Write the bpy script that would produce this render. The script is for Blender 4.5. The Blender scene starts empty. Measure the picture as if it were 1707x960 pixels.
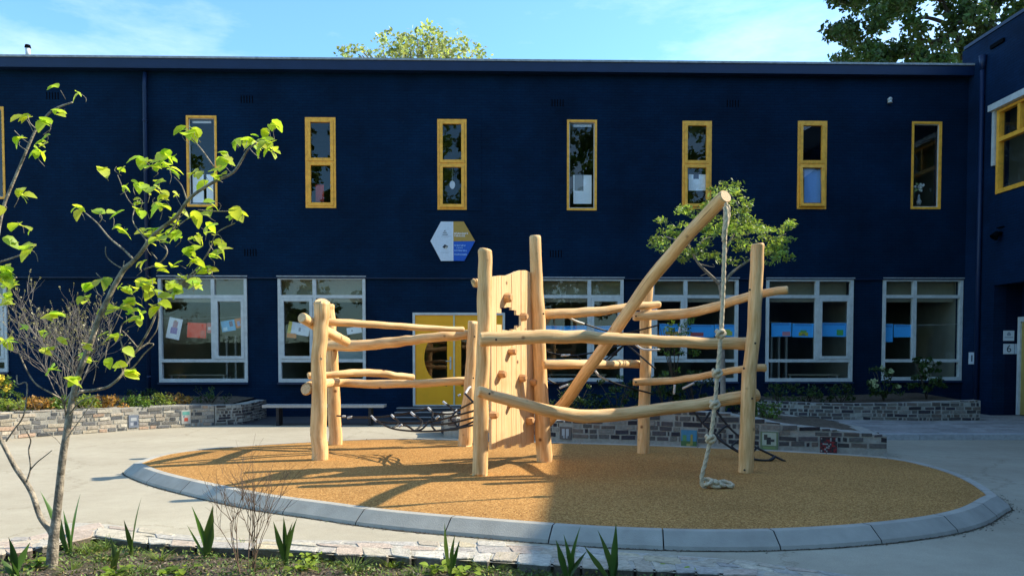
import bpy, math, random
from mathutils import Vector, Matrix, noise
R = math.radians
random.seed(7)
sc = bpy.context.scene
col = sc.collection

# ------------------------------------------------------------------ camera, sky, sun, exposure
F_PX, CX, PY, EYE, PITCH = 1300.0, 853.5, 635.4, 1.6, R(2.0)
cam = bpy.data.objects.new('camera', bpy.data.cameras.new('camera'))
col.objects.link(cam); sc.camera = cam
cam.location = (0, 0, EYE); cam.rotation_euler = (R(90) - PITCH, 0, 0)
cam.data.sensor_width = 36; cam.data.lens = F_PX / 1707 * 36
cam.data.shift_y = (PY - 480) / 1707
cam.data.clip_end = 2000; cam.data.clip_start = 0.05

SUN_EL, SUN_AZ = 39.5, 15.0            # azimuth measured from +X towards +Y
S = Vector((math.cos(R(SUN_AZ)) * math.cos(R(SUN_EL)), math.sin(R(SUN_AZ)) * math.cos(R(SUN_EL)), math.sin(R(SUN_EL))))
w = bpy.data.worlds.new('World'); sc.world = w; w.use_nodes = True
nt = w.node_tree; nt.nodes.clear()
out = nt.nodes.new('ShaderNodeOutputWorld'); bg = nt.nodes.new('ShaderNodeBackground')
sky = nt.nodes.new('ShaderNodeTexSky'); sky.sky_type = 'NISHITA'; sky.sun_disc = False
sky.sun_elevation = R(SUN_EL); sky.sun_rotation = R(90 - SUN_AZ)
sky.air_density = 1.0; sky.dust_density = 0.6; sky.ozone_density = 1.6
tc = nt.nodes.new('ShaderNodeTexCoord'); mp = nt.nodes.new('ShaderNodeMapping')
mp.inputs['Scale'].default_value = (1.0, 1.0, 3.2)
nz = nt.nodes.new('ShaderNodeTexNoise'); nz.inputs['Scale'].default_value = 2.6; nz.inputs['Detail'].default_value = 8
nz.inputs['Roughness'].default_value = 0.62
cr = nt.nodes.new('ShaderNodeValToRGB'); cr.color_ramp.elements[0].position = 0.47; cr.color_ramp.elements[1].position = 0.95
cr.color_ramp.elements[1].color = (0.8, 0.8, 0.8, 1)
mx = nt.nodes.new('ShaderNodeMix'); mx.data_type = 'RGBA'; mx.inputs['B'].default_value = (6.5, 7.2, 8.0, 1)
L = nt.links.new
L(tc.outputs['Generated'], mp.inputs['Vector']); L(mp.outputs['Vector'], nz.inputs['Vector'])
L(nz.outputs['Fac'], cr.inputs['Fac']); L(cr.outputs['Color'], mx.inputs['Factor'])
tn = nt.nodes.new('ShaderNodeVectorMath'); tn.operation = 'MULTIPLY'; tn.inputs[1].default_value = (0.82, 1.22, 1.42)
L(sky.outputs['Color'], tn.inputs[0]); L(tn.outputs['Vector'], mx.inputs['A']); L(mx.outputs['Result'], bg.inputs['Color'])
bg.inputs['Strength'].default_value = 0.15
L(bg.outputs['Background'], out.inputs['Surface'])
sl = bpy.data.lights.new('sun', 'SUN'); sl.energy = 5.0; sl.angle = R(0.53); sl.color = (1.0, 0.90, 0.72)
so = bpy.data.objects.new('sun', sl); col.objects.link(so); so.rotation_euler = S.to_track_quat('Z', 'Y').to_euler()
so.location = (30, 8, 25)
vs = sc.view_settings
vs.view_transform = 'Standard'; vs.look = 'None'; vs.exposure = 0.74; vs.gamma = 1
sc.render.engine = 'CYCLES'
sc.cycles.max_bounces = 8; sc.cycles.transparent_max_bounces = 16

# ------------------------------------------------------------------ rays from picture measurements to the place
RIGHT = Vector((1, 0, 0)); FWD = Vector((0, math.cos(PITCH), -math.sin(PITCH))); UP = Vector((0, math.sin(PITCH), math.cos(PITCH)))
CAM = Vector((0, 0, EYE))
def ray(u, v): return FWD + RIGHT * ((u - CX) / F_PX) + UP * ((PY - v) / F_PX)
def P(u, v, Y):
    d = ray(u, v); return CAM + d * (Y / d.y)
def G(u, v, z=0.0):
    d = ray(u, v); return CAM + d * ((z - EYE) / d.z)
FO = Vector((0, 20.0, 0)); FA = R(1.4)
FX = Vector((math.cos(FA), math.sin(FA), 0)); FY = Vector((-math.sin(FA), math.cos(FA), 0))
def Fc(u, v, yl=0.0):                    # facade-local (x, z) of a picture point on the plane local y = yl
    d = ray(u, v); o = CAM - FO
    t = (yl - o.dot(FY)) / d.dot(FY); p = o + d * t
    return p.dot(FX), p.z
def W2L(p): p = Vector(p) - FO; return Vector((p.dot(FX), p.dot(FY), p.z))
def L2W(p): return FO + FX * p[0] + FY * p[1] + Vector((0, 0, p[2]))

# ------------------------------------------------------------------ mesh builder and tags
class MB:
    def __init__(s): s.v = []; s.f = []; s.m = []; s.c = []; s.uv = []; s.sm = []
    def face(s, idx, m=0, c=(1, 1, 1), uv=None, smooth=False):
        s.f.append(tuple(idx)); s.m.append(m); s.c.append(c); s.uv.append(uv); s.sm.append(smooth)
    def poly(s, pts, m=0, c=(1, 1, 1), uv=None, smooth=False):
        b = len(s.v); s.v += [tuple(p) for p in pts]; s.face(range(b, b + len(pts)), m, c, uv, smooth)
    def box(s, a, b, m=0, c=(1, 1, 1), M=None):
        (x0, y0, z0), (x1, y1, z1) = a, b
        x0, x1 = sorted((x0, x1)); y0, y1 = sorted((y0, y1)); z0, z1 = sorted((z0, z1))
        q = [(x0,y0,z0),(x1,y0,z0),(x1,y1,z0),(x0,y1,z0),(x0,y0,z1),(x1,y0,z1),(x1,y1,z1),(x0,y1,z1)]
        if M: q = [tuple(M @ Vector(p)) for p in q]
        k = len(s.v); s.v += q
        for f in ((0,3,2,1),(4,5,6,7),(0,1,5,4),(1,2,6,5),(2,3,7,6),(3,0,4,7)): s.face([k+i for i in f], m, c)
    def prism(s, pts, z0, z1, m=0, c=(1,1,1)):   # pts CCW (x,y)
        k = len(s.v); n = len(pts)
        s.v += [(p[0], p[1], z0) for p in pts] + [(p[0], p[1], z1) for p in pts]
        s.face([k+n-1-i for i in range(n)], m, c); s.face([k+n+i for i in range(n)], m, c)
        for i in range(n): j = (i+1) % n; s.face([k+i, k+j, k+n+j, k+n+i], m, c)
    def tube(s, pts, rad, n=8, m=0, mcap=None, c=(1,1,1), fn=None, caps=True):
        pts = [Vector(p) for p in pts]; k0 = len(s.v)
        if not hasattr(rad, '__len__'): rad = [rad] * len(pts)
        t = (pts[1] - pts[0]).normalized()
        a = Vector((0, 0, 1)) if abs(t.z) < 0.9 else Vector((1, 0, 0))
        nrm = t.cross(a).normalized(); ln = 0; ls = []
        for i, p in enumerate(pts):
            t2 = (pts[min(i+1, len(pts)-1)] - pts[max(i-1, 0)])
            t2 = t2.normalized() if t2.length > 1e-9 else t
            nrm = (nrm - t2 * nrm.dot(t2)).normalized(); bn = t2.cross(nrm); t = t2
            if i: ln += (p - pts[i-1]).length
            ls.append(ln)
            for j in range(n):
                th = 2 * math.pi * j / n
                r = rad[i] * (fn(th, ln, p) if fn else 1)
                s.v.append(tuple(p + nrm * (math.cos(th) * r) + bn * (math.sin(th) * r)))
        for i in range(len(pts) - 1):
            for j in range(n):
                j2 = (j+1) % n; a0 = k0 + i*n
                uv = [(j/n, ls[i]), ((j+1)/n, ls[i]), ((j+1)/n, ls[i+1]), (j/n, ls[i+1])]
                s.face((a0+j, a0+j2, a0+n+j2, a0+n+j), m, c, uv, True)
        if caps:
            mc = m if mcap is None else mcap
            for (b, rev) in ((k0, True), (k0 + (len(pts)-1)*n, False)):
                idx = [b + j for j in range(n)]
                cen = sum((Vector(s.v[q]) for q in idx), Vector()) / n
                rr = max(1e-6, (Vector(s.v[idx[0]]) - cen).length)
                uv = [(math.cos(2*math.pi*j/n)*rr, math.sin(2*math.pi*j/n)*rr) for j in range(n)]
                if rev: idx = idx[::-1]; uv = uv[::-1]
                s.face(idx, mc, c, uv)
    def build(s, name, mats, parent=None, loc=None, local=False):
        me = bpy.data.meshes.new(name)
        off = Vector((0, 0, 0))
        if not local:
            if parent is not None:
                q = parent
                while q is not None: off += Vector(q.location); q = q.parent
            elif loc is not None: off = Vector(loc)
        me.from_pydata([(a-off.x, b-off.y, c-off.z) for a, b, c in s.v], [], s.f)
        if not isinstance(mats, (list, tuple)): mats = [mats]
        for m_ in mats: me.materials.append(m_)
        me.polygons.foreach_set('material_index', s.m); me.polygons.foreach_set('use_smooth', s.sm)
        ca = me.attributes.new('col', 'FLOAT_COLOR', 'CORNER'); uvl = me.uv_layers.new(name='UVMap')
        cd = []; ud = []
        for f, c, uv in zip(s.f, s.c, s.uv):
            for i in range(len(f)):
                cd += [c[0], c[1], c[2], 1.0]
                ud += list(uv[i]) if uv else [0.0, 0.0]
        me.attributes['col'].data.foreach_set('color', cd); me.uv_layers['UVMap'].data.foreach_set('uv', ud)
        me.update()
        o = bpy.data.objects.new(name, me); col.objects.link(o)
        if parent is not None: o.parent = parent
        elif loc is not None: o.location = loc
        return o
def tag(o, label, cat, group=None):
    o['label'] = label; o['category'] = cat
    if group: o['group'] = group
    return o
def thing(name, label, cat, loc=(0, 0, 0), group=None, rotz=0):
    o = bpy.data.objects.new(name, None); col.objects.link(o); o.location = loc; o.rotation_euler = (0, 0, rotz)
    o.empty_display_size = 0.2
    return tag(o, label, cat, group)
def struct(o): o['kind'] = 'structure'; return o
def stuff(o, label, cat): o['kind'] = 'stuff'; return tag(o, label, cat)
def spline(pts, per=8):
    pts = [Vector(p) for p in pts]; o = []
    for i in range(len(pts) - 1):
        p0 = pts[max(i-1, 0)]; p1 = pts[i]; p2 = pts[i+1]; p3 = pts[min(i+2, len(pts)-1)]
        for k in range(per):
            t = k / per
            o.append(0.5 * ((2*p1) + (p2-p0)*t + (2*p0-5*p1+4*p2-p3)*t*t + (3*p1-p0-3*p2+p3)*t*t*t))
    o.append(pts[-1]); return o
def rnd(a, b): return random.uniform(a, b)

# ------------------------------------------------------------------ materials
def newmat(name):
    m = bpy.data.materials.new(name); m.use_nodes = True
    return m, m.node_tree, m.node_tree.nodes['Principled BSDF']
def N(nt, t, **k):
    n = nt.nodes.new(t)
    for a, b in k.items():
        if a in n.inputs: n.inputs[a].default_value = b
        else: setattr(n, a, b)
    return n
def basic(name, c, rough=0.6, var=0.15, scale=6.0, bump=0.0, bscale=40.0, metal=0.0, usecol=False, spec=0.4, detail=6):
    m, nt, b = newmat(name); b.inputs['Roughness'].default_value = rough; b.inputs['Metallic'].default_value = metal
    b.inputs['Specular IOR Level'].default_value = spec
    tc = N(nt, 'ShaderNodeTexCoord'); n1 = N(nt, 'ShaderNodeTexNoise', Scale=scale, Detail=detail, Roughness=0.6)
    nt.links.new(tc.outputs['Object'], n1.inputs['Vector'])
    mr = N(nt, 'ShaderNodeMapRange'); mr.inputs['From Min'].default_value = 0.3; mr.inputs['From Max'].default_value = 0.7
    mr.inputs['To Min'].default_value = 1 - var; mr.inputs['To Max'].default_value = 1 + var
    nt.links.new(n1.outputs['Fac'], mr.inputs['Value'])
    mul = N(nt, 'ShaderNodeVectorMath', operation='SCALE')
    if usecol:
        at = N(nt, 'ShaderNodeAttribute', attribute_name='col')
        nt.links.new(at.outputs['Color'], mul.inputs[0])
    else: mul.inputs[0].default_value = c
    nt.links.new(mr.outputs['Result'], mul.inputs['Scale']); nt.links.new(mul.outputs['Vector'], b.inputs['Base Color'])
    if bump:
        n2 = N(nt, 'ShaderNodeTexNoise', Scale=bscale, Detail=5); nt.links.new(tc.outputs['Object'], n2.inputs['Vector'])
        bp = N(nt, 'ShaderNodeBump', Strength=bump, Distance=0.02); nt.links.new(n2.outputs['Fac'], bp.inputs['Height'])
        nt.links.new(bp.outputs['Normal'], b.inputs['Normal'])
    return m
def leafmat(name, c, trans=0.5, var=0.3, rough=0.45):
    m, nt, b = newmat(name); b.inputs['Roughness'].default_value = rough; b.inputs['Specular IOR Level'].default_value = 0.35
    at = N(nt, 'ShaderNodeAttribute', attribute_name='col')
    tc = N(nt, 'ShaderNodeTexCoord'); n1 = N(nt, 'ShaderNodeTexNoise', Scale=9.0, Detail=4)
    nt.links.new(tc.outputs['Object'], n1.inputs['Vector'])
    mr = N(nt, 'ShaderNodeMapRange'); mr.inputs['To Min'].default_value = 1 - var; mr.inputs['To Max'].default_value = 1 + var
    nt.links.new(n1.outputs['Fac'], mr.inputs['Value'])
    m1 = N(nt, 'ShaderNodeVectorMath', operation='MULTIPLY'); m1.inputs[1].default_value = c
    nt.links.new(at.outputs['Color'], m1.inputs[0])
    m2 = N(nt, 'ShaderNodeVectorMath', operation='SCALE'); nt.links.new(m1.outputs['Vector'], m2.inputs[0]); nt.links.new(mr.outputs['Result'], m2.inputs['Scale'])
    nt.links.new(m2.outputs['Vector'], b.inputs['Base Color'])
    tr = N(nt, 'ShaderNodeBsdfTranslucent'); m3 = N(nt, 'ShaderNodeVectorMath', operation='MULTIPLY'); m3.inputs[1].default_value = (1.25, 1.25, 0.55)
    nt.links.new(m2.outputs['Vector'], m3.inputs[0]); nt.links.new(m3.outputs['Vector'], tr.inputs['Color'])
    ms = N(nt, 'ShaderNodeMixShader', Fac=trans); o = nt.nodes['Material Output']
    nt.links.new(b.outputs['BSDF'], ms.inputs[1]); nt.links.new(tr.outputs['BSDF'], ms.inputs[2]); nt.links.new(ms.outputs['Shader'], o.inputs['Surface'])
    return m
def woodmat(name, c1, c2, around=7.0, along=1.1, knots=True):
    m, nt, b = newmat(name); b.inputs['Roughness'].default_value = 0.62; b.inputs['Specular IOR Level'].default_value = 0.25
    uv = N(nt, 'ShaderNodeUVMap'); mp = N(nt, 'ShaderNodeMapping'); mp.inputs['Scale'].default_value = (around, along, 1)
    nt.links.new(uv.outputs['UV'], mp.inputs['Vector'])
    oi = N(nt, 'ShaderNodeObjectInfo'); sc_ = N(nt, 'ShaderNodeMath', operation='MULTIPLY'); sc_.inputs[1].default_value = 37.0
    nt.links.new(oi.outputs['Random'], sc_.inputs[0])
    n1 = N(nt, 'ShaderNodeTexNoise', Scale=2.2, Detail=9, Roughness=0.65, Distortion=0.35); n1.noise_dimensions = '4D'
    nt.links.new(mp.outputs['Vector'], n1.inputs['Vector']); nt.links.new(sc_.outputs[0], n1.inputs['W'])
    cr = N(nt, 'ShaderNodeValToRGB'); cr.color_ramp.elements[0].position = 0.34; cr.color_ramp.elements[1].position = 0.62
    cr.color_ramp.elements[0].color = (*c1, 1); cr.color_ramp.elements[1].color = (*c2, 1)
    nt.links.new(n1.outputs['Fac'], cr.inputs['Fac'])
    tc = N(nt, 'ShaderNodeTexCoord')
    n3 = N(nt, 'ShaderNodeTexNoise', Scale=1.7, Detail=3); nt.links.new(tc.outputs['Object'], n3.inputs['Vector'])
    cr3 = N(nt, 'ShaderNodeValToRGB'); cr3.color_ramp.elements[0].position = 0.55; cr3.color_ramp.elements[1].position = 0.75
    cr3.color_ramp.elements[0].color = (1, 1, 1, 1); cr3.color_ramp.elements[1].color = (0.86, 0.74, 0.62, 1)
    nt.links.new(n3.outputs['Fac'], cr3.inputs['Fac'])
    mm = N(nt, 'ShaderNodeMix', data_type='RGBA', blend_type='MULTIPLY'); mm.inputs['Factor'].default_value = 1
    nt.links.new(cr.outputs['Color'], mm.inputs['A']); nt.links.new(cr3.outputs['Color'], mm.inputs['B'])
    last = mm.outputs['Result']
    if knots:
        vo = N(nt, 'ShaderNodeTexVoronoi', Scale=3.6); nt.links.new(tc.outputs['Object'], vo.inputs['Vector'])
        cr2 = N(nt, 'ShaderNodeValToRGB'); cr2.color_ramp.elements[0].position = 0.045; cr2.color_ramp.elements[1].position = 0.13
        cr2.color_ramp.elements[0].color = (0.16, 0.085, 0.05, 1); cr2.color_ramp.elements[1].color = (1, 1, 1, 1)
        nt.links.new(vo.outputs['Distance'], cr2.inputs['Fac'])
        m2 = N(nt, 'ShaderNodeMix', data_type='RGBA', blend_type='MULTIPLY'); m2.inputs['Factor'].default_value = 1
        nt.links.new(last, m2.inputs['A']); nt.links.new(cr2.outputs['Color'], m2.inputs['B']); last = m2.outputs['Result']
    mpc = N(nt, 'ShaderNodeMapping'); mpc.inputs['Scale'].default_value = (around*2.6, along*0.55, 1); nt.links.new(uv.outputs['UV'], mpc.inputs['Vector'])
    nc = N(nt, 'ShaderNodeTexNoise', Scale=2.0, Detail=3, Roughness=0.5, Distortion=0.2); nc.noise_dimensions = '4D'
    nt.links.new(mpc.outputs['Vector'], nc.inputs['Vector']); nt.links.new(sc_.outputs[0], nc.inputs['W'])
    crc = N(nt, 'ShaderNodeValToRGB'); crc.color_ramp.elements[0].position = 0.32; crc.color_ramp.elements[1].position = 0.36
    crc.color_ramp.elements[0].color = (0.30, 0.20, 0.13, 1); crc.color_ramp.elements[1].color = (1, 1, 1, 1); nt.links.new(nc.outputs['Fac'], crc.inputs['Fac'])
    m4 = N(nt, 'ShaderNodeMix', data_type='RGBA', blend_type='MULTIPLY'); m4.inputs['Factor'].default_value = 0.85
    nt.links.new(last, m4.inputs['A']); nt.links.new(crc.outputs['Color'], m4.inputs['B'])
    ng = N(nt, 'ShaderNodeTexNoise', Scale=3.3, Detail=7, Roughness=0.75); nt.links.new(tc.outputs['Object'], ng.inputs['Vector'])
    crg = N(nt, 'ShaderNodeValToRGB'); crg.color_ramp.elements[0].position = 0.56; crg.color_ramp.elements[1].position = 0.74; crg.color_ramp.elements[1].color = (0.55, 0.55, 0.55, 1)
    nt.links.new(ng.outputs['Fac'], crg.inputs['Fac'])
    m5 = N(nt, 'ShaderNodeMix', data_type='RGBA'); m5.inputs['B'].default_value = (0.50, 0.40, 0.28, 1); nt.links.new(crg.outputs['Color'], m5.inputs['Factor']); nt.links.new(m4.outputs['Result'], m5.inputs['A']); last = m5.outputs['Result']
    nt.links.new(last, b.inputs['Base Color'])
    bp = N(nt, 'ShaderNodeBump', Strength=0.45, Distance=0.012); nt.links.new(n1.outputs['Fac'], bp.inputs['Height'])
    nt.links.new(bp.outputs['Normal'], b.inputs['Normal'])
    return m
def brickpaint(name, c, scale=1.0):
    m, nt, b = newmat(name); b.inputs['Roughness'].default_value = 0.8; b.inputs['Specular IOR Level'].default_value = 0.1
    tc = N(nt, 'ShaderNodeTexCoord'); sx = N(nt, 'ShaderNodeSeparateXYZ'); cx = N(nt, 'ShaderNodeCombineXYZ')
    ad = N(nt, 'ShaderNodeMath', operation='ADD')
    nt.links.new(tc.outputs['Object'], sx.inputs[0]); nt.links.new(sx.outputs['X'], ad.inputs[0]); nt.links.new(sx.outputs['Y'], ad.inputs[1])
    nt.links.new(ad.outputs[0], cx.inputs['X']); nt.links.new(sx.outputs['Z'], cx.inputs['Y'])
    br = N(nt, 'ShaderNodeTexBrick', Scale=1.0); br.inputs['Brick Width'].default_value = 0.22; br.inputs['Row Height'].default_value = 0.068
    br.inputs['Mortar Size'].default_value = 0.008; br.inputs['Mortar Smooth'].default_value = 0.3
    br.inputs['Color1'].default_value = (*c, 1); br.inputs['Color2'].default_value = (c[0]*1.25, c[1]*1.2, c[2]*1.15, 1)
    br.inputs['Mortar'].default_value = (c[0]*0.75, c[1]*0.75, c[2]*0.8, 1)
    nt.links.new(cx.outputs[0], br.inputs['Vector'])
    n1 = N(nt, 'ShaderNodeTexNoise', Scale=0.6, Detail=8, Roughness=0.65); nt.links.new(tc.outputs['Object'], n1.inputs['Vector'])
    mr = N(nt, 'ShaderNodeMapRange'); mr.inputs['From Min'].default_value = 0.3; mr.inputs['From Max'].default_value = 0.7
    mr.inputs['To Min'].default_value = 0.6; mr.inputs['To Max'].default_value = 1.45
    nt.links.new(n1.outputs['Fac'], mr.inputs['Value'])
    mul = N(nt, 'ShaderNodeVectorMath', operation='SCALE'); nt.links.new(br.outputs['Color'], mul.inputs[0]); nt.links.new(mr.outputs[0], mul.inputs['Scale'])
    # pale scuffs, drips under the sills and damp towards the foot
    mp = N(nt, 'ShaderNodeMapping'); mp.inputs['Scale'].default_value = (1.3, 1.3, 0.5); nt.links.new(tc.outputs['Object'], mp.inputs['Vector'])
    n2 = N(nt, 'ShaderNodeTexNoise', Scale=2.3, Detail=9, Roughness=0.75); nt.links.new(mp.outputs[0], n2.inputs['Vector'])
    cr = N(nt, 'ShaderNodeValToRGB'); cr.color_ramp.elements[0].position = 0.66; cr.color_ramp.elements[1].position = 0.8
    cr.color_ramp.elements[1].color = (0.25, 0.25, 0.25, 1)
    nt.links.new(n2.outputs['Fac'], cr.inputs['Fac'])
    mx = N(nt, 'ShaderNodeMix', data_type='RGBA'); mx.inputs['B'].default_value = (0.09, 0.11, 0.14, 1)
    nt.links.new(cr.outputs['Color'], mx.inputs['Factor']); nt.links.new(mul.outputs[0], mx.inputs['A'])
    nt.links.new(mx.outputs['Result'], b.inputs['Base Color'])
    bp = N(nt, 'ShaderNodeBump', Strength=0.5, Distance=0.006); nt.links.new(br.outputs['Fac'], bp.inputs['Height']); bp.invert = True
    nt.links.new(bp.outputs['Normal'], b.inputs['Normal'])
    return m
def glassmat(name, tint=(0.62, 0.68, 0.68), refl=1.0):
    m, nt, b = newmat(name); nt.nodes.remove(b); o = nt.nodes['Material Output']
    tr = N(nt, 'ShaderNodeBsdfTransparent'); tr.inputs['Color'].default_value = (*tint, 1)
    gl = N(nt, 'ShaderNodeBsdfGlossy', Roughness=0.01)
    tc = N(nt, 'ShaderNodeTexCoord'); nn = N(nt, 'ShaderNodeTexNoise', Scale=0.9, Detail=1); nt.links.new(tc.outputs['Object'], nn.inputs['Vector'])
    bp = N(nt, 'ShaderNodeBump', Strength=0.12, Distance=0.02); nt.links.new(nn.outputs['Fac'], bp.inputs['Height']); nt.links.new(bp.outputs['Normal'], gl.inputs['Normal'])
    ge = N(nt, 'ShaderNodeNewGeometry'); dp = N(nt, 'ShaderNodeVectorMath', operation='DOT_PRODUCT'); nt.links.new(ge.outputs['Incoming'], dp.inputs[0]); nt.links.new(ge.outputs['Normal'], dp.inputs[1])
    ab = N(nt, 'ShaderNodeMath', operation='ABSOLUTE'); nt.links.new(dp.outputs['Value'], ab.inputs[0])
    om = N(nt, 'ShaderNodeMath', operation='SUBTRACT'); om.inputs[0].default_value = 1.0; nt.links.new(ab.outputs[0], om.inputs[1])
    pw = N(nt, 'ShaderNodeMath', operation='POWER'); pw.inputs[1].default_value = 5.0; nt.links.new(om.outputs[0], pw.inputs[0])
    mu = N(nt, 'ShaderNodeMath', operation='MULTIPLY_ADD'); mu.inputs[1].default_value = 0.88; mu.inputs[2].default_value = 0.11 * refl; mu.use_clamp = True; nt.links.new(pw.outputs[0], mu.inputs[0])
    ms = N(nt, 'ShaderNodeMixShader'); nt.links.new(mu.outputs[0], ms.inputs[0]); nt.links.new(tr.outputs[0], ms.inputs[1]); nt.links.new(gl.outputs[0], ms.inputs[2])
    nt.links.new(ms.outputs[0], o.inputs['Surface'])
    return m
NAVY = (0.0010, 0.0132, 0.038)
M_wall = brickpaint('navy_brick', NAVY)
M_fascia = basic('navy_paint', (0.004, 0.018, 0.062), 0.45, 0.12, 3)
M_trim = basic('roof_trim', (0.34, 0.36, 0.37), 0.55, 0.3, 9)
M_roof = basic('roof_felt', (0.08, 0.08, 0.085), 0.9, 0.2, 4)
M_yel = basic('yellow_paint', (1.0, 0.46, 0.05), 0.4, 0.22, 9)
M_white = basic('white_paint', (0.55, 0.57, 0.55), 0.45, 0.14, 6)
M_door = basic('door_yellow', (1.0, 0.43, 0.008), 0.4, 0.08, 3)
M_glass = glassmat('window_glass', (0.95, 0.97, 0.97), 0.6); M_glass2 = glassmat('window_glass_lower', (0.95, 0.97, 0.95), 0.55)
M_dark = basic('dark_metal', (0.002, 0.003, 0.005), 0.9, 0.1, spec=0.05)
M_int = basic('interior_plaster', (0.30, 0.30, 0.24), 0.9, 0.15, 1.5)
M_intd = basic('interior_dark', (0.05, 0.05, 0.05), 0.9, 0.3, 1.5)
M_col = basic('coloured', (1, 1, 1), 0.6, 0.08, 20, usecol=True)
M_paper = basic('paper', (1, 1, 1), 0.8, 0.05, 20, usecol=True)
M_wood = woodmat('peeled_log', (0.62, 0.34, 0.12), (0.92, 0.62, 0.31))
M_end = woodmat('log_end', (0.66, 0.42, 0.20), (0.86, 0.60, 0.35), 30, 30, False)
M_plank = woodmat('plank_wood', (0.72, 0.46, 0.21), (0.88, 0.62, 0.34), 3.0, 0.9)
M_hold = basic('hold_wood', (0.62, 0.34, 0.15), 0.6, 0.2, 12)
M_rope = basic('hemp_rope', (0.64, 0.54, 0.37), 0.9, 0.2, 60, 0.5, 300)
M_black = basic('black_rope', (0.005, 0.005, 0.006), 0.55, 0.3, 40)
M_ferr = basic('pale_sleeve', (0.55, 0.56, 0.55), 0.4, 0.1)
M_bolt = basic('bolt_hole', (0.05, 0.035, 0.025), 0.5, 0.1)
M_stone = basic('wall_stone', (1, 1, 1), 0.85, 0.28, 24, 0.5, 60, usecol=True, spec=0.2)
M_mortar = basic('mortar', (0.36, 0.345, 0.30), 0.95, 0.2, 14, 0.6, 80, spec=0.15)
M_bark = basic('pale_bark', (0.29, 0.25, 0.195), 0.85, 0.75, 16, 0.6, 70, spec=0.2)
M_barkd = basic('dark_bark', (0.075, 0.06, 0.045), 0.9, 0.35, 14, 0.6, 40, spec=0.2)
M_twig = basic('grey_twig', (0.26, 0.23, 0.19), 0.9, 0.4, 10)
M_leafY = leafmat('spring_leaf', (0.50, 0.60, 0.075), 0.58)
M_leafG = leafmat('green_leaf', (0.11, 0.19, 0.035), 0.4)
M_leafD = leafmat('added_hedge_leaf', (0.045, 0.085, 0.022), 0.3)
M_leafP = leafmat('pale_leaf', (0.24, 0.30, 0.075), 0.5)
M_leafR = leafmat('russet_leaf', (0.34, 0.19, 0.05), 0.4, 0.45)
M_iris = leafmat('iris_leaf', (0.035, 0.095, 0.022), 0.3, 0.2, 0.35)

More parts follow.
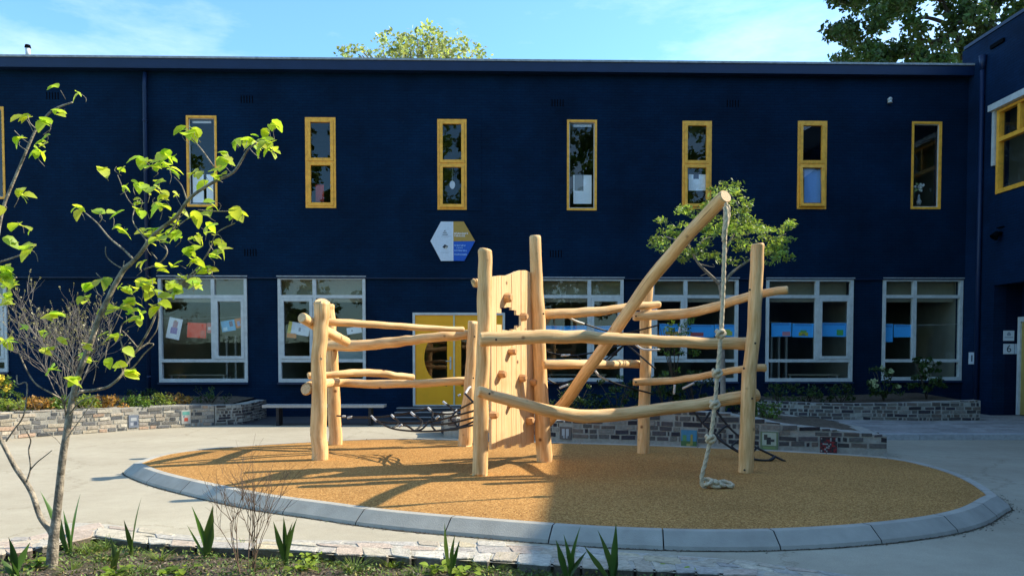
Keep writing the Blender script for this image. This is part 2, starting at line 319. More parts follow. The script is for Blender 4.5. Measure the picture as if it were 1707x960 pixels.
def groundmat():
    m, nt, b = newmat('yard_concrete'); b.inputs['Roughness'].default_value = 0.9; b.inputs['Specular IOR Level'].default_value = 0.15
    tc = N(nt, 'ShaderNodeTexCoord')
    n1 = N(nt, 'ShaderNodeTexNoise', Scale=0.5, Detail=9, Roughness=0.6); n2 = N(nt, 'ShaderNodeTexNoise', Scale=90.0, Detail=3, Roughness=0.8)
    n3 = N(nt, 'ShaderNodeTexNoise', Scale=5.0, Detail=6, Roughness=0.7)
    for n in (n1, n2, n3): nt.links.new(tc.outputs['Object'], n.inputs['Vector'])
    cr = N(nt, 'ShaderNodeValToRGB'); cr.color_ramp.elements[0].position = 0.3; cr.color_ramp.elements[1].position = 0.7
    cr.color_ramp.elements[0].color = (0.34, 0.30, 0.225, 1); cr.color_ramp.elements[1].color = (0.43, 0.39, 0.30, 1)
    nt.links.new(n1.outputs['Fac'], cr.inputs['Fac'])
    a = N(nt, 'ShaderNodeMath', operation='MULTIPLY_ADD'); a.inputs[1].default_value = 0.9; a.inputs[2].default_value = 0.55
    nt.links.new(n2.outputs['Fac'], a.inputs[0])
    a2 = N(nt, 'ShaderNodeMath', operation='MULTIPLY_ADD'); a2.inputs[1].default_value = 0.35; a2.inputs[2].default_value = 0.825
    nt.links.new(n3.outputs['Fac'], a2.inputs[0])
    m1 = N(nt, 'ShaderNodeVectorMath', operation='SCALE'); nt.links.new(cr.outputs['Color'], m1.inputs[0]); nt.links.new(a.outputs[0], m1.inputs['Scale'])
    m2 = N(nt, 'ShaderNodeVectorMath', operation='SCALE'); nt.links.new(m1.outputs[0], m2.inputs[0]); nt.links.new(a2.outputs[0], m2.inputs['Scale'])
    nt.links.new(m2.outputs[0], b.inputs['Base Color'])
    vc = N(nt, 'ShaderNodeTexVoronoi', Scale=0.33); vc.feature = 'DISTANCE_TO_EDGE'
    wv = N(nt, 'ShaderNodeVectorMath', operation='MULTIPLY_ADD'); wv.inputs[1].default_value = (0.5, 0.5, 0.5); nt.links.new(n3.outputs['Color'], wv.inputs[0]); nt.links.new(tc.outputs['Object'], wv.inputs[2])
    nt.links.new(wv.outputs[0], vc.inputs['Vector'])
    cc = N(nt, 'ShaderNodeValToRGB'); cc.color_ramp.elements[0].position = 0.0; cc.color_ramp.elements[1].position = 0.006; cc.color_ramp.elements[0].color = (0.72, 0.70, 0.66, 1); cc.color_ramp.elements[1].color = (1, 1, 1, 1)
    nt.links.new(vc.outputs['Distance'], cc.inputs['Fac'])
    ns = N(nt, 'ShaderNodeTexNoise', Scale=1.6, Detail=10, Roughness=0.8); nt.links.new(tc.outputs['Object'], ns.inputs['Vector'])
    cs = N(nt, 'ShaderNodeValToRGB'); cs.color_ramp.elements[0].position = 0.60; cs.color_ramp.elements[1].position = 0.74; cs.color_ramp.elements[0].color = (1, 1, 1, 1); cs.color_ramp.elements[1].color = (0.74, 0.72, 0.68, 1)
    nt.links.new(ns.outputs['Fac'], cs.inputs['Fac'])
    k1 = N(nt, 'ShaderNodeVectorMath', operation='MULTIPLY'); nt.links.new(m2.outputs[0], k1.inputs[0]); nt.links.new(cc.outputs['Color'], k1.inputs[1])
    k2 = N(nt, 'ShaderNodeVectorMath', operation='MULTIPLY'); nt.links.new(k1.outputs[0], k2.inputs[0]); nt.links.new(cs.outputs['Color'], k2.inputs[1]); nt.links.new(k2.outputs[0], b.inputs['Base Color'])
    bp = N(nt, 'ShaderNodeBump', Strength=0.4, Distance=0.006); nt.links.new(n2.outputs['Fac'], bp.inputs['Height']); nt.links.new(bp.outputs['Normal'], b.inputs['Normal'])
    return m
def rubbermat():
    m, nt, b = newmat('rubber_granules'); b.inputs['Roughness'].default_value = 0.85; b.inputs['Specular IOR Level'].default_value = 0.2
    tc = N(nt, 'ShaderNodeTexCoord')
    vo = N(nt, 'ShaderNodeTexVoronoi', Scale=90.0); vo.inputs['Randomness'].default_value = 1
    n1 = N(nt, 'ShaderNodeTexNoise', Scale=0.8, Detail=5); n2 = N(nt, 'ShaderNodeTexNoise', Scale=38.0, Detail=4, Roughness=0.8)
    for n in (vo, n1, n2): nt.links.new(tc.outputs['Object'], n.inputs['Vector'])
    sp = N(nt, 'ShaderNodeSeparateColor'); nt.links.new(vo.outputs['Color'], sp.inputs[0])
    cr = N(nt, 'ShaderNodeValToRGB'); e = cr.color_ramp.elements
    e[0].position = 0.0; e[0].color = (0.17, 0.075, 0.018, 1); e[1].position = 1.0; e[1].color = (0.64, 0.37, 0.13, 1)
    x = e.new(0.3); x.color = (0.36, 0.175, 0.048, 1); x = e.new(0.7); x.color = (0.46, 0.24, 0.07, 1)
    nt.links.new(sp.outputs[0], cr.inputs['Fac'])
    a = N(nt, 'ShaderNodeMath', operation='MULTIPLY_ADD'); a.inputs[1].default_value = 1.1; a.inputs[2].default_value = 0.45; nt.links.new(n2.outputs['Fac'], a.inputs[0])
    a1 = N(nt, 'ShaderNodeMath', operation='MULTIPLY_ADD'); a1.inputs[1].default_value = 0.6; a1.inputs[2].default_value = 0.7; nt.links.new(n1.outputs['Fac'], a1.inputs[0])
    m1 = N(nt, 'ShaderNodeVectorMath', operation='SCALE'); nt.links.new(cr.outputs['Color'], m1.inputs[0]); nt.links.new(a.outputs[0], m1.inputs['Scale'])
    m2 = N(nt, 'ShaderNodeVectorMath', operation='SCALE'); nt.links.new(m1.outputs[0], m2.inputs[0]); nt.links.new(a1.outputs[0], m2.inputs['Scale'])
    nt.links.new(m2.outputs[0], b.inputs['Base Color'])
    bp = N(nt, 'ShaderNodeBump', Strength=0.8, Distance=0.008); nt.links.new(vo.outputs['Distance'], bp.inputs['Height']); bp.invert = True
    nt.links.new(bp.outputs['Normal'], b.inputs['Normal'])
    return m
M_ground = groundmat(); M_rubber = rubbermat()
M_kerb = basic('kerb_concrete', (0.36, 0.365, 0.36), 0.85, 0.16, 5, 0.3, 120, spec=0.2)
M_pave = basic('paving', (1, 1, 1), 0.85, 0.2, 12, 0.3, 60, usecol=True, spec=0.2)
M_soil = basic('soil', (0.12, 0.095, 0.07), 0.95, 0.5, 14, 1.0, 40, spec=0.1)
M_dark_base = basic('dark_shade_base', (0.045, 0.045, 0.05), 0.85, 0.3, 8, 0.3, 60)

# ------------------------------------------------------------------ ground
# planting-bed edge (inner side, towards the soil) and the yard sheet beyond it
bed_edge_px = [(-900, 990), (-300, 950), (0, 926), (60, 916), (112, 905), (160, 897), (230, 906), (320, 912), (470, 919), (600, 927), (760, 933), (860, 939), (1000, 949), (1120, 954), (1200, 959), (1290, 966), (1420, 985), (1700, 1040)]
bed_in = [G(u, v) for u, v in bed_edge_px]
bed_out_px = [(-900, 940), (-300, 915), (0, 899), (60, 893), (112, 874), (160, 873), (230, 881), (320, 893), (470, 900), (600, 902), (760, 905), (860, 908), (1000, 917), (1120, 926), (1200, 932), (1290, 942), (1420, 960), (1700, 1010)]
bed_out = [G(u, v) for u, v in bed_out_px]
g = MB()
n = len(bed_in)
top = [(p.x, p.y, 0) for p in bed_in]
for i in range(n - 1):
    a, b = top[i], top[i+1]
    g.poly([a, b, (b[0], 60, 0), (a[0], 60, 0)])
g.poly([(-300, top[0][1], 0), top[0], (top[0][0], 60, 0), (-300, 60, 0)])
g.poly([top[-1], (300, top[-1][1], 0), (300, 60, 0), (top[-1][0], 60, 0)])
g.poly([(-300, 60, 0), (300, 60, 0), (300, 900, 0), (-300, 900, 0)])
struct(g.build('ground', M_ground))
g = MB()                                   # soil of the near bed, slightly lower, undulating
xs = [-14 + i*0.14 for i in range(150)]
def edge_y(x):
    for i in range(n-1):
        if bed_in[i].x <= x <= bed_in[i+1].x:
            t = (x - bed_in[i].x)/(bed_in[i+1].x - bed_in[i].x); return bed_in[i].y*(1-t) + bed_in[i+1].y*t
    return bed_in[0].y if x < 0 else bed_in[-1].y
rows = 26
def soil_z(x, y): return -0.055 + 0.026*noise.noise(Vector((x*1.7, y*1.7, 0))) + 0.018*noise.noise(Vector((x*9, y*9, 3)))
base = 0
for x in xs:
    ye = edge_y(x) + 0.03
    for j in range(rows):
        y = ye - 0.0 - (j/(rows-1))**1.3 * 3.2
        g.v.append((x, y, soil_z(x, y)))
for i in range(len(xs)-1):
    for j in range(rows-1):
        a = i*rows + j; g.face((a, a+1, a+rows+1, a+rows), smooth=True)
o = g.build('planting_soil', M_soil); struct(o)
g = MB(); g.poly([(-300, -300, -0.12), (300, -300, -0.12), (300, 12, -0.12), (-300, 12, -0.12)]); struct(g.build('lawn', basic('rough_lawn', (0.06, 0.1, 0.03), 0.9, 0.4, 3)))

# dark sheet painting deep shade on the ground along the facade foot, door platform
a = W2L(G(430, 706)); 
g = MB()
x0 = Fc(380, 600)[0]; x1 = Fc(800, 600)[0]
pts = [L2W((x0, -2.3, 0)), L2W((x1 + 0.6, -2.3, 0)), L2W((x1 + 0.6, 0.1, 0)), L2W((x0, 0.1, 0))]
g.poly([(p.x, p.y, 0.004) for p in pts]); struct(g.build('dark_shade_base', M_dark_base))

# ------------------------------------------------------------------ play surface and its kerb
KH = 0.13
outer = []
for u, v in [(205, 790), (245, 809), (350, 835), (430, 852), (525, 865), (600, 877), (700, 888), (860, 902), (960, 910), (1051, 915), (1216, 920), (1387, 914), (1517, 902), (1599, 889), (1653, 873), (1679, 852)]:
    outer.append(G(u, v))
back = []
for u, v in [(1671, 828), (1640, 806), (1600, 788), (1550, 774), (1477, 760), (1300, 750), (1100, 741), (860, 735), (700, 730), (600, 731), (430, 740), (320, 749), (262, 757), (222, 771)]:
    back.append(G(u, v, KH))
cen = Vector((0, 10, 0))
back = [Vector((p.x, p.y, 0)) + (Vector((p.x, p.y, 0)) - cen).normalized() * 0.10 for p in back]
ring = [Vector((p.x, p.y, 0)) for p in outer] + back
m_ = len(ring); sm = []
for i in range(m_):
    p0, p1, p2, p3 = ring[i-1], ring[i], ring[(i+1) % m_], ring[(i+2) % m_]
    for k in range(10):
        t = k/10
        sm.append(0.5*((2*p1) + (p2-p0)*t + (2*p0-5*p1+4*p2-p3)*t*t + (3*p1-p0-3*p2+p3)*t*t*t))
for _ in range(30): sm = [(sm[i-1] + sm[i]*2 + sm[(i+1) % len(sm)])/4 for i in range(len(sm))]
# resample evenly
tot = sum((sm[i] - sm[i-1]).length for i in range(len(sm))); K = 360; ev = []; acc = 0; step = tot/K; i = 0; pos = sm[0].copy(); need = 0
dist = 0; idx = 0; cum = [0]
for i in range(len(sm)): cum.append(cum[-1] + (sm[(i+1) % len(sm)] - sm[i]).length)
for k in range(K):
    d = k*step
    while cum[idx+1] < d: idx += 1
    t = (d - cum[idx])/(cum[idx+1]-cum[idx]); ev.append(sm[idx].lerp(sm[(idx+1) % len(sm)], t))
def inset(pts, d):
    o = []
    for i in range(len(pts)):
        t = (pts[(i+1) % len(pts)] - pts[i-1]).normalized(); nn = Vector((-t.y, t.x, 0))
        o.append(pts[i] + nn*d)
    return o
r1 = inset(ev, 0.015); r2 = inset(ev, 0.125); r3 = inset(ev, 0.225)
g = MB()
seg = 12
gap = 0.011
for s0 in range(0, K, seg):
    prof_all = []
    for q in range(seg+1):
        i = (s0 + q) % K
        sh = Vector((0, 0, 0))
        if q == 0: sh = (ev[(i+1) % K] - ev[i]).normalized()*gap/2
        if q == seg: sh = (ev[i-1] - ev[i]).normalized()*gap/2
        jz = 0
        prof_all.append([ev[i]+sh, r1[i]+sh+Vector((0, 0, 0.035)), r2[i]+sh+Vector((0, 0, KH-0.004)), r2[i]+sh+(r3[i]-r2[i])*0.1+Vector((0, 0, KH+0.004)), r3[i]+sh+Vector((0, 0, KH+0.004)), r3[i]+sh+Vector((0, 0, 0))])
    k = len(g.v)
    for pr in prof_all: g.v += [tuple(p) for p in pr]
    tone = rnd(0.93, 1.06)
    for q in range(seg):
        for j in range(5):
            a = k + q*6 + j; g.face((a, a+6, a+7, a+1), c=(tone*0.40, tone*0.385, tone*0.335))
    g.face([k+j for j in range(6)], c=(0.1, 0.1, 0.1)); g.face([k+seg*6+5-j for j in range(6)], c=(0.1, 0.1, 0.1))
M_kerbc = basic('kerb_concrete_blocks', (1, 1, 1), 0.85, 0.13, 4, 0.3, 120, usecol=True, spec=0.2)
struct(g.build('kerb', M_kerbc))
g = MB()
rin = inset(ev, 0.222)
c0 = len(g.v); cc = sum(rin, Vector())/K
rings_ = 14
for q in range(rings_+1):
    f = q/rings_
    for i in range(K):
        p = rin[i].lerp(cc, f) if q < rings_ else cc
        zz = KH - 0.006 + (0.02*min(1, f*4))
        g.v.append((p.x, p.y, zz))
for q in range(rings_-1):
    for i in range(K):
        g.face((q*K+i, q*K+(i+1) % K, (q+1)*K+(i+1) % K, (q+1)*K+i), smooth=True)
g.v.append((cc.x, cc.y, KH+0.014)); last = len(g.v)-1
for i in range(K): g.face(((rings_-1)*K+i, (rings_-1)*K+(i+1) % K, last), smooth=True)
struct(g.build('rubber_surface', M_rubber))
ZR = KH + 0.012
# dirt and leaf litter against the kerb foot
g = MB(); ro_ = inset(ev, -0.028)
for i in range(K):
    j = (i+1) % K; wa = 0.4+0.8*abs(noise.noise(Vector((i*0.31, 0, 1)))); wb = 0.4+0.8*abs(noise.noise(Vector((j*0.31, 0, 1)))) if j else 0.4+0.8*abs(noise.noise(Vector((0, 0, 1))))
    a_ = ev[i].lerp(ro_[i], wa); b_ = ev[j].lerp(ro_[j], wb); c_ = ev[j]; d_ = ev[i]
    g.poly([(a_.x, a_.y, 0.004), (b_.x, b_.y, 0.004), (c_.x, c_.y, 0.005), (d_.x, d_.y, 0.005)])
struct(g.build('ground_joint', M_soil))
g = MB()
r_o = inset(ev, -0.012)
for i in range(K):
    for q in range(9 if ev[i].x > 2.5 else 6):
        p = ev[i].lerp(ev[(i+1) % K], rnd(0, 1)); nn = (p - r1[i]); nn.z = 0; nn = nn.normalized()
        p = p + nn*abs(random.gauss(0, 0.035 if p.x < 3.6 else 0.07)); s_ = rnd(0.004, 0.016); a = rnd(0, 6.28)
        dx, dy = math.cos(a)*s_, math.sin(a)*s_
        cc_ = random.choice([(0.05, 0.035, 0.02), (0.09, 0.07, 0.045), (0.12, 0.09, 0.05), (0.06, 0.08, 0.03)])
        g.poly([(p.x-dx, p.y-dy, 0.006), (p.x+dy*0.6, p.y-dx*0.6, 0.004), (p.x+dx, p.y+dy, 0.012), (p.x-dy*0.6, p.y+dx*0.6, 0.008)], c=cc_)
stuff(g.build('leaf_litter', M_col), 'brown crumbs and litter gathered along the foot of the round kerb', 'litter')

# ------------------------------------------------------------------ stones laid flat along the near bed
g = MB()
def lerp2(px, t): return bed_in[px].lerp(bed_out[px], t)
stonecols = [(0.50, 0.44, 0.33), (0.46, 0.33, 0.25), (0.55, 0.52, 0.45), (0.36, 0.35, 0.34), (0.44, 0.36, 0.26), (0.58, 0.50, 0.36), (0.29, 0.27, 0.27), (0.42, 0.30, 0.24), (0.52, 0.49, 0.44), (0.5, 0.4, 0.22)]
bi = spline(bed_in, 20); bo = spline(bed_out, 20)
def strip_pt(s, t):
    s = max(0, min(len(bi)-1.001, s)); i = int(s); f = s-i
    a = bi[i].lerp(bi[i+1], f); b = bo[i].lerp(bo[i+1], f); return a.lerp(b, t)
rowt = [0.0, 0.42, 0.72, 1.0]
for r in range(3):
    s = 18 + rnd(0, 2)
    while s < len(bi) - 8:
        p = strip_pt(s, 0.5); loc_len = (strip_pt(s+1, 0.5)-p).length
        ln = rnd(0.22, 0.5) if p.x < -2.4 else rnd(0.15, 0.34)
        ds = ln/max(loc_len, 0.001); e = 0.010/max(loc_len, 0.001)
        t0, t1 = rowt[r]+0.02, rowt[r+1]-0.02
        skew = rnd(-0.06, 0.06)/max(loc_len, 0.001)
        j = lambda: rnd(-0.12, 0.12)
        q = [strip_pt(s+e, t0 + (rnd(-0.12, 0.05) if r == 0 else j()*0.6)), strip_pt(s+ds-e, t0+(rnd(-0.12, 0.05) if r == 0 else j()*0.6)), strip_pt(s+ds-e+skew, t1+j()), strip_pt(s+e+skew, t1+j())]
        if r == 2 and random.random() < 0.12: s += ds; continue
        zt = 0.014 + rnd(0, 0.008) - r*0.003; cl = random.choice(stonecols); cl = tuple(0.5*a_+0.5*b_ for a_, b_ in zip(cl, (0.44, 0.40, 0.33))); f = rnd(0.88, 1.1); cl = tuple(x*f for x in cl)
        k = len(g.v); cq = sum(q, Vector())/4
        z0 = -0.09
        ins = [p_.lerp(cq, 0.05) for p_ in q]
        # corners trimmed so that stones are irregular
        def octo(pp, tr=0.16):
            o = []
            for i_ in range(4):
                a_, b_, c_ = pp[i_-1], pp[i_], pp[(i_+1) % 4]
                o += [b_.lerp(a_, tr*0.6), b_.lerp(c_, tr*0.5)]
            return o
        O1 = octo(q); O2 = octo(ins)
        g.v += [(p_.x, p_.y, z0) for p_ in O1] + [(p_.x, p_.y, zt-0.008) for p_ in O1] + [(p_.x, p_.y, zt+rnd(-0.002, 0.002)) for p_ in O2]
        for lv in (0, 8):
            for i_ in range(8):
                i2 = (i_+1) % 8; g.face((k+lv+i_, k+lv+i2, k+lv+8+i2, k+lv+8+i_), c=cl if lv else tuple(0.3*x_ for x_ in cl))  # stone sides darkened in colour to paint the shade on the fronts
        g.face([k+16+i_ for i_ in range(8)], c=cl)
        s += ds
# mortar bed below
for i in range(20, len(bi)-6):
    a, b, c_, d_ = strip_pt(i, 0.06), strip_pt(i+1, 0.06), strip_pt(i+1, 1.03), strip_pt(i, 1.03)
    g.poly([(a.x, a.y, 0.012), (b.x, b.y, 0.012), (c_.x, c_.y, 0.004), (d_.x, d_.y, 0.004)], c=(0.42, 0.39, 0.33))
    g.poly([(a.x, a.y, -0.1), (b.x, b.y, -0.1), (b.x, b.y, 0.012), (a.x, a.y, 0.012)], c=(0.07, 0.06, 0.05))
o = g.build('stone_edging', M_stone, loc=tuple(bed_in[8]))
tag(o, 'flat reclaimed paving stones edging the planting bed in the foreground', 'edging')

# ------------------------------------------------------------------ raised pavement on the right
g = MB()
PZ = 0.10
pv = [(5.2, 14.55), (12.2, 14.45), (12.2, 20.6), (4.6, 20.3), (4.6, 16.0)]
g.prism([(4.6, 14.72), (12.6, 14.62), (12.6, 20.6), (4.6, 20.4)], 0.0, PZ - 0.004, c=(0.2, 0.2, 0.2))
y = 14.72
while y < 20.0:
    x = 4.6 + (0.15 if int(y*3.3) % 2 else 0)
    while x < 12.5:
        f = rnd(0.75, 1.15); g.box((x+0.004, y+0.004, PZ-0.01), (x+0.296, y+0.296, PZ+rnd(-0.001, 0.002)), c=(0.34*f, 0.33*f, 0.31*f)); x += 0.3
    y += 0.3
struct(g.build('pavement', M_pave))
g = MB(); x = 4.6
while x < 12.6:
    f = rnd(0.92, 1.08); g.box((x+0.004, 14.5, 0), (x+0.996, 14.716, PZ+0.006), c=(0.40*f, 0.41*f, 0.41*f)); x += 1.0
struct(g.build('pavement_kerb', M_pave))

# ------------------------------------------------------------------ school building
XW = Fc(1606, 590)[0]
school = thing('school_building', 'long two storey navy painted brick school with flat roof and yellow upper windows', 'building', tuple(FO), rotz=FA)
def part(mb, name, mats, parent=None): return mb.build(name, mats, parent or school, local=True)
ZM = Fc(900, 463)[1]; ZROOF = Fc(853, 99.5, -0.22)[1]; XL = -26.0
YREC = 0.07
upw = [((311, 362, 193, 345), 'one'), ((509, 560, 196, 347), 'two'), ((729, 778, 199, 350), 'two'), ((945, 995, 200, 351), 'one'), ((1137, 1186, 202, 349), 'two'), ((1329, 1378, 202, 349), 'two'), ((1519, 1569, 203, 349), 'one')]
def rect(u0, u1, v0, v1, yl=0.0):
    a = Fc(u0, (v0+v1)/2, yl)[0]; b = Fc(u1, (v0+v1)/2, yl)[0]
    zt = Fc((u0+u1)/2, v0, yl)[1]; zb = Fc((u0+u1)/2, v1, yl)[1]; return (a, b, zb, zt)
uprects = [rect(*r) for r, k in upw]; uprects.append((rect(8-50, 8, 178, 330)[0], rect(8-50, 8, 178, 330)[1], rect(8-50, 8, 178, 332)[2], rect(-50, 8, 178, 330)[3]))
gw = [((265, 413, 461.5, 637), 'R', 356), ((464, 610, 462, 637), 'L', 525), ((893, 1039, 464, 636), 'R', 982), ((1085, 1230, 464.5, 636), 'L', 1142), ((1276, 1421, 465, 636), 'R', 1361), ((1470, 1603, 465, 634), 'N', 1523), ((-120, 13, 459, 620), 'R', -60)]
gwr = [rect(*r, YREC) for r, s_, m_ in gw]
DR = rect(688, 842, 521, 679, YREC)
def holed(mb, x0, x1, z0, z1, holes, y0, y1, tf=lambda p: p):
    xs_ = sorted(set([x0, x1] + [h[0] for h in holes] + [h[1] for h in holes])); zs_ = sorted(set([z0, z1] + [h[2] for h in holes] + [h[3] for h in holes]))
    for i in range(len(xs_)-1):
        for j in range(len(zs_)-1):
            a, b, c_, d_ = xs_[i], xs_[i+1], zs_[j], zs_[j+1]; mx_, mz_ = (a+b)/2, (c_+d_)/2
            if any(h[0] < mx_ < h[1] and h[2] < mz_ < h[3] for h in holes): continue
            mb.poly([tf(p) for p in ((a, y0, c_), (b, y0, c_), (b, y0, d_), (a, y0, d_))])
            mb.poly([tf(p) for p in ((b, y1, c_), (a, y1, c_), (a, y1, d_), (b, y1, d_))])
    for h in holes + [(x0, x1, z0, z1)]:
        a, b, c_, d_ = h
        for q in (((a, y0, c_), (a, y1, c_), (b, y1, c_), (b, y0, c_)), ((a, y0, d_), (b, y0, d_), (b, y1, d_), (a, y1, d_)), ((a, y0, c_), (a, y0, d_), (a, y1, d_), (a, y1, c_)), ((b, y0, c_), (b, y1, c_), (b, y1, d_), (b, y0, d_))):
            mb.poly([tf(p) for p in q])
g = MB(); holed(g, XL, XW, ZM, ZROOF-0.1, uprects, 0.0, 0.32)
g.box((XL, 0.33, 0.3), (XL+0.3, 9, ZROOF-0.1)); g.box((XL, 9, 0), (XW+9, 9.3, ZROOF-0.1))
part(g, 'wall', M_wall)
g = MB(); holed(g, XL, XW, 0, ZM-0.004, [(a, b, max(c, 0.02), d) for a, b, c, d in gwr] + [(DR[0], DR[1], 0.02, DR[3])], YREC, 0.35)
part(g, 'wall', M_wall)
# slightly proud bricked-up panel round the third upper window
r_ = rect(706, 802, 197, 352); h_ = uprects[2]
g = MB(); holed(g, r_[0], r_[1], r_[2], r_[3], [(h_[0]-0.01, h_[1]+0.01, h_[2]-0.01, r_[3]-0.02)], -0.012, 0.0); part(g, 'wall_panel', M_wall)
# roof, eave and trims
EY = -0.22
zf = Fc(853, 119, EY)[1]
g = MB(); g.box((XL, EY+0.03, zf+0.02), (XW+9, 9.5, ZROOF-0.02)); part(g, 'roof', [M_roof])
g = MB(); g.box((XL, EY, zf), (XW-0.003, EY+0.028, ZROOF-0.05)); part(g, 'fascia', M_fascia)
g = MB(); g.box((XL, EY+0.03, zf), (XW-0.003, -0.002, zf+0.018)); part(g, 'soffit', M_fascia)
g = MB(); g.box((XL, EY-0.03, ZROOF-0.048), (XW-0.003, EY+0.10, ZROOF)); g.box((XL, EY+0.101, ZROOF-0.02), (XW-0.003, 9.5, ZROOF-0.005), m=1); part(g, 'roof_trim', [M_trim, M_roof])
# interior floors
g = MB()
g.box((XL+0.4, 0.36, 0.0), (XW-0.02, 6, 0.05), m=1); g.box((XL+0.4, 0.36, ZM+0.05), (XW-0.02, 6, ZM+0.35), m=1); g.box((XL+0.4, 5.9, ZM+0.36), (XW-0.02, 5.99, ZROOF-0.56), m=1); g.box((XL+0.4, 0.36, ZROOF-0.55), (XW-0.02, 6, ZROOF-0.4))
g.box((XL+0.4, 6, 0), (XW-0.02, 6.15, ZROOF-0.4), m=0)
g.box((XL+0.33, 0.36, 0), (XL+0.39, 6, ZROOF-0.4)); g.box((XW-0.019, 0.36, 0), (XW+0.2, 6, ZROOF-0.4))
for u in (440, 640, 860, 1060, 1255, 1445):
    xx = Fc(u, 500)[0]; g.box((xx-0.06, 0.36, 0.05), (xx+0.06, 5.9, ZM+0.04))
part(g, 'interior', [M_int, M_intd])
def frame_box(mb, a, b, c_, d_, y0, y1, w, wt=None, wb=None, m=0):
    wt = wt or w; wb = wb or w
    mb.box((a, y0, c_), (a+w, y1, d_), m); mb.box((b-w, y0, c_), (b, y1, d_), m)
    mb.box((a+w, y0, d_-wt), (b-w, y1, d_), m); mb.box((a+w, y0, c_), (b-w, y1, c_+wb), m)
def pane(parent, a, b, c_, d_, y, mat=None, tilt=0, tx=None):
    g = MB(); pts = [(a, y, c_), (b, y, c_), (b, y, d_), (a, y, d_)]
    pts2 = [(p[0], p[1]+0.008, p[2]) for p in pts]
    if tx: pts = [tx(p) for p in pts]; pts2 = [tx(p) for p in pts2]
    g.poly(pts); o = g.build('pane', mat or M_glass, parent, local=True); return o
for (r, kind), (a, b, c_, d_) in zip(upw + [((0,0,0,0), 'one')], uprects):
    g = MB(); y0, y1 = -0.015, 0.10
    frame_box(g, a+0.002, b-0.002, c_+0.002, d_-0.002, y0, y1, 0.055)
    if kind == 'one':
        fr = part(g, 'window', M_yel); pane(fr, a+0.058, b-0.058, c_+0.058, d_-0.058, 0.06)
        g = MB(); frame_box(g, a+0.058, b-0.058, c_+0.058, d_-0.058, 0.035, 0.055, 0.022); g.build('glazing_bead', M_white, fr, local=True)
    else:
        zm = (c_+d_)/2 + 0.02
        g.box((a+0.057, y0, zm-0.02), (b-0.057, y1, zm+0.02)); fr = part(g, 'window', M_yel)
        for k, (z0, z1) in enumerate(((c_+0.06, zm-0.024), (zm+0.024, d_-0.06))):
            tilt = R(4.5) if (k == 0 and r[0] in (1329,)) else (R(1.6) if (k == 0 and r[0] in (729, 1137)) else 0)
            hx = z1
            def tx(p, tilt=tilt, hz=z1, y0=y0):
                dz = p[2]-hz; dy = p[1]-y0
                return (p[0], y0 + dy*math.cos(tilt) + dz*math.sin(tilt), hz + dz*math.cos(tilt) - dy*math.sin(tilt))
            g = MB(); frame_box(g, a+0.062, b-0.062, z0, z1, y0-0.014, 0.05, 0.075, 0.06, 0.075)
            g.v = [tx(p) for p in g.v]; s_ = g.build('sash', M_yel, fr, local=True)
            pane(fr, a+0.137, b-0.137, z0+0.075, z1-0.06, 0.02, tx=tx)
# blinds, sheets and things standing in the upper windows
def sheet(u0, v0, u1, v1, c, label, yl=0.16, name='paper_sheet', cat='paper', marks=(), rot=0, group=None):
    a, zt = Fc(u0, v0, yl); b, zb = Fc(u1, v1, yl); g = MB(); cx_, cz_ = (a+b)/2, (zt+zb)/2
    def T(p):
        x, z = p[0]-cx_, p[2]-cz_; return tuple(L2W((cx_ + x*math.cos(rot)-z*math.sin(rot), p[1], cz_ + x*math.sin(rot)+z*math.cos(rot))))
    g.box((a, yl, zb), (b, yl+0.003, zt), c=c)
    for (f0, f1, g0, g1, cc) in marks:
        g.box((a+(b-a)*f0, yl-0.002, zb+(zt-zb)*g0), (a+(b-a)*f1, yl-0.0005, zb+(zt-zb)*g1), c=cc)
    g.v = [T(p) for p in g.v]
    base = L2W((cx_, yl, zb)); return tag(g.build(name, M_paper, loc=tuple(base)), label, cat, group)
sheet(321, 291, 340, 338, (0.92, 0.95, 0.97), 'pale sheet left of a gap in the leftmost single upper window', 0.072)
sheet(344, 291, 356, 338, (0.92, 0.95, 0.97), 'narrow pale sheet right of the gap in the leftmost single upper window', 0.072)
sheet(321, 202, 352, 206, (0.6, 0.62, 0.62), 'thin rolled white blind at top of the leftmost single upper window', 0.078, 'roller_blind', 'blind')
sheet(956, 292, 986, 340, (0.85, 0.88, 0.88), 'white screen with a dark notch in the middle single upper window', 0.078, 'window_screen', 'screen', [(0.05, 0.55, 0.45, 1.0, (0.2, 0.22, 0.22)), (0.1, 0.9, 0.0, 0.4, (0.8, 0.85, 0.86))])
sheet(956, 208, 986, 212, (0.6, 0.62, 0.62), 'thin rolled white blind at top of the middle single upper window', 0.078, 'roller_blind', 'blind')
sheet(1148, 291, 1176, 318, (0.92, 0.95, 0.97), 'white card with a dark half circle in the lower sash above the small tree', 0.06, 'card', 'paper', [(0.28, 0.6, 0.72, 1.0, (0.05, 0.07, 0.12))])
sheet(1341, 283, 1368, 338, (0.22, 0.42, 0.80), 'pale blue sheet painting a sky reflection in the lower sash right of the small tree', 0.075, 'sky_reflection_panel', 'panel')  # flat blue sheet painted in place of the sky mirrored by this sash
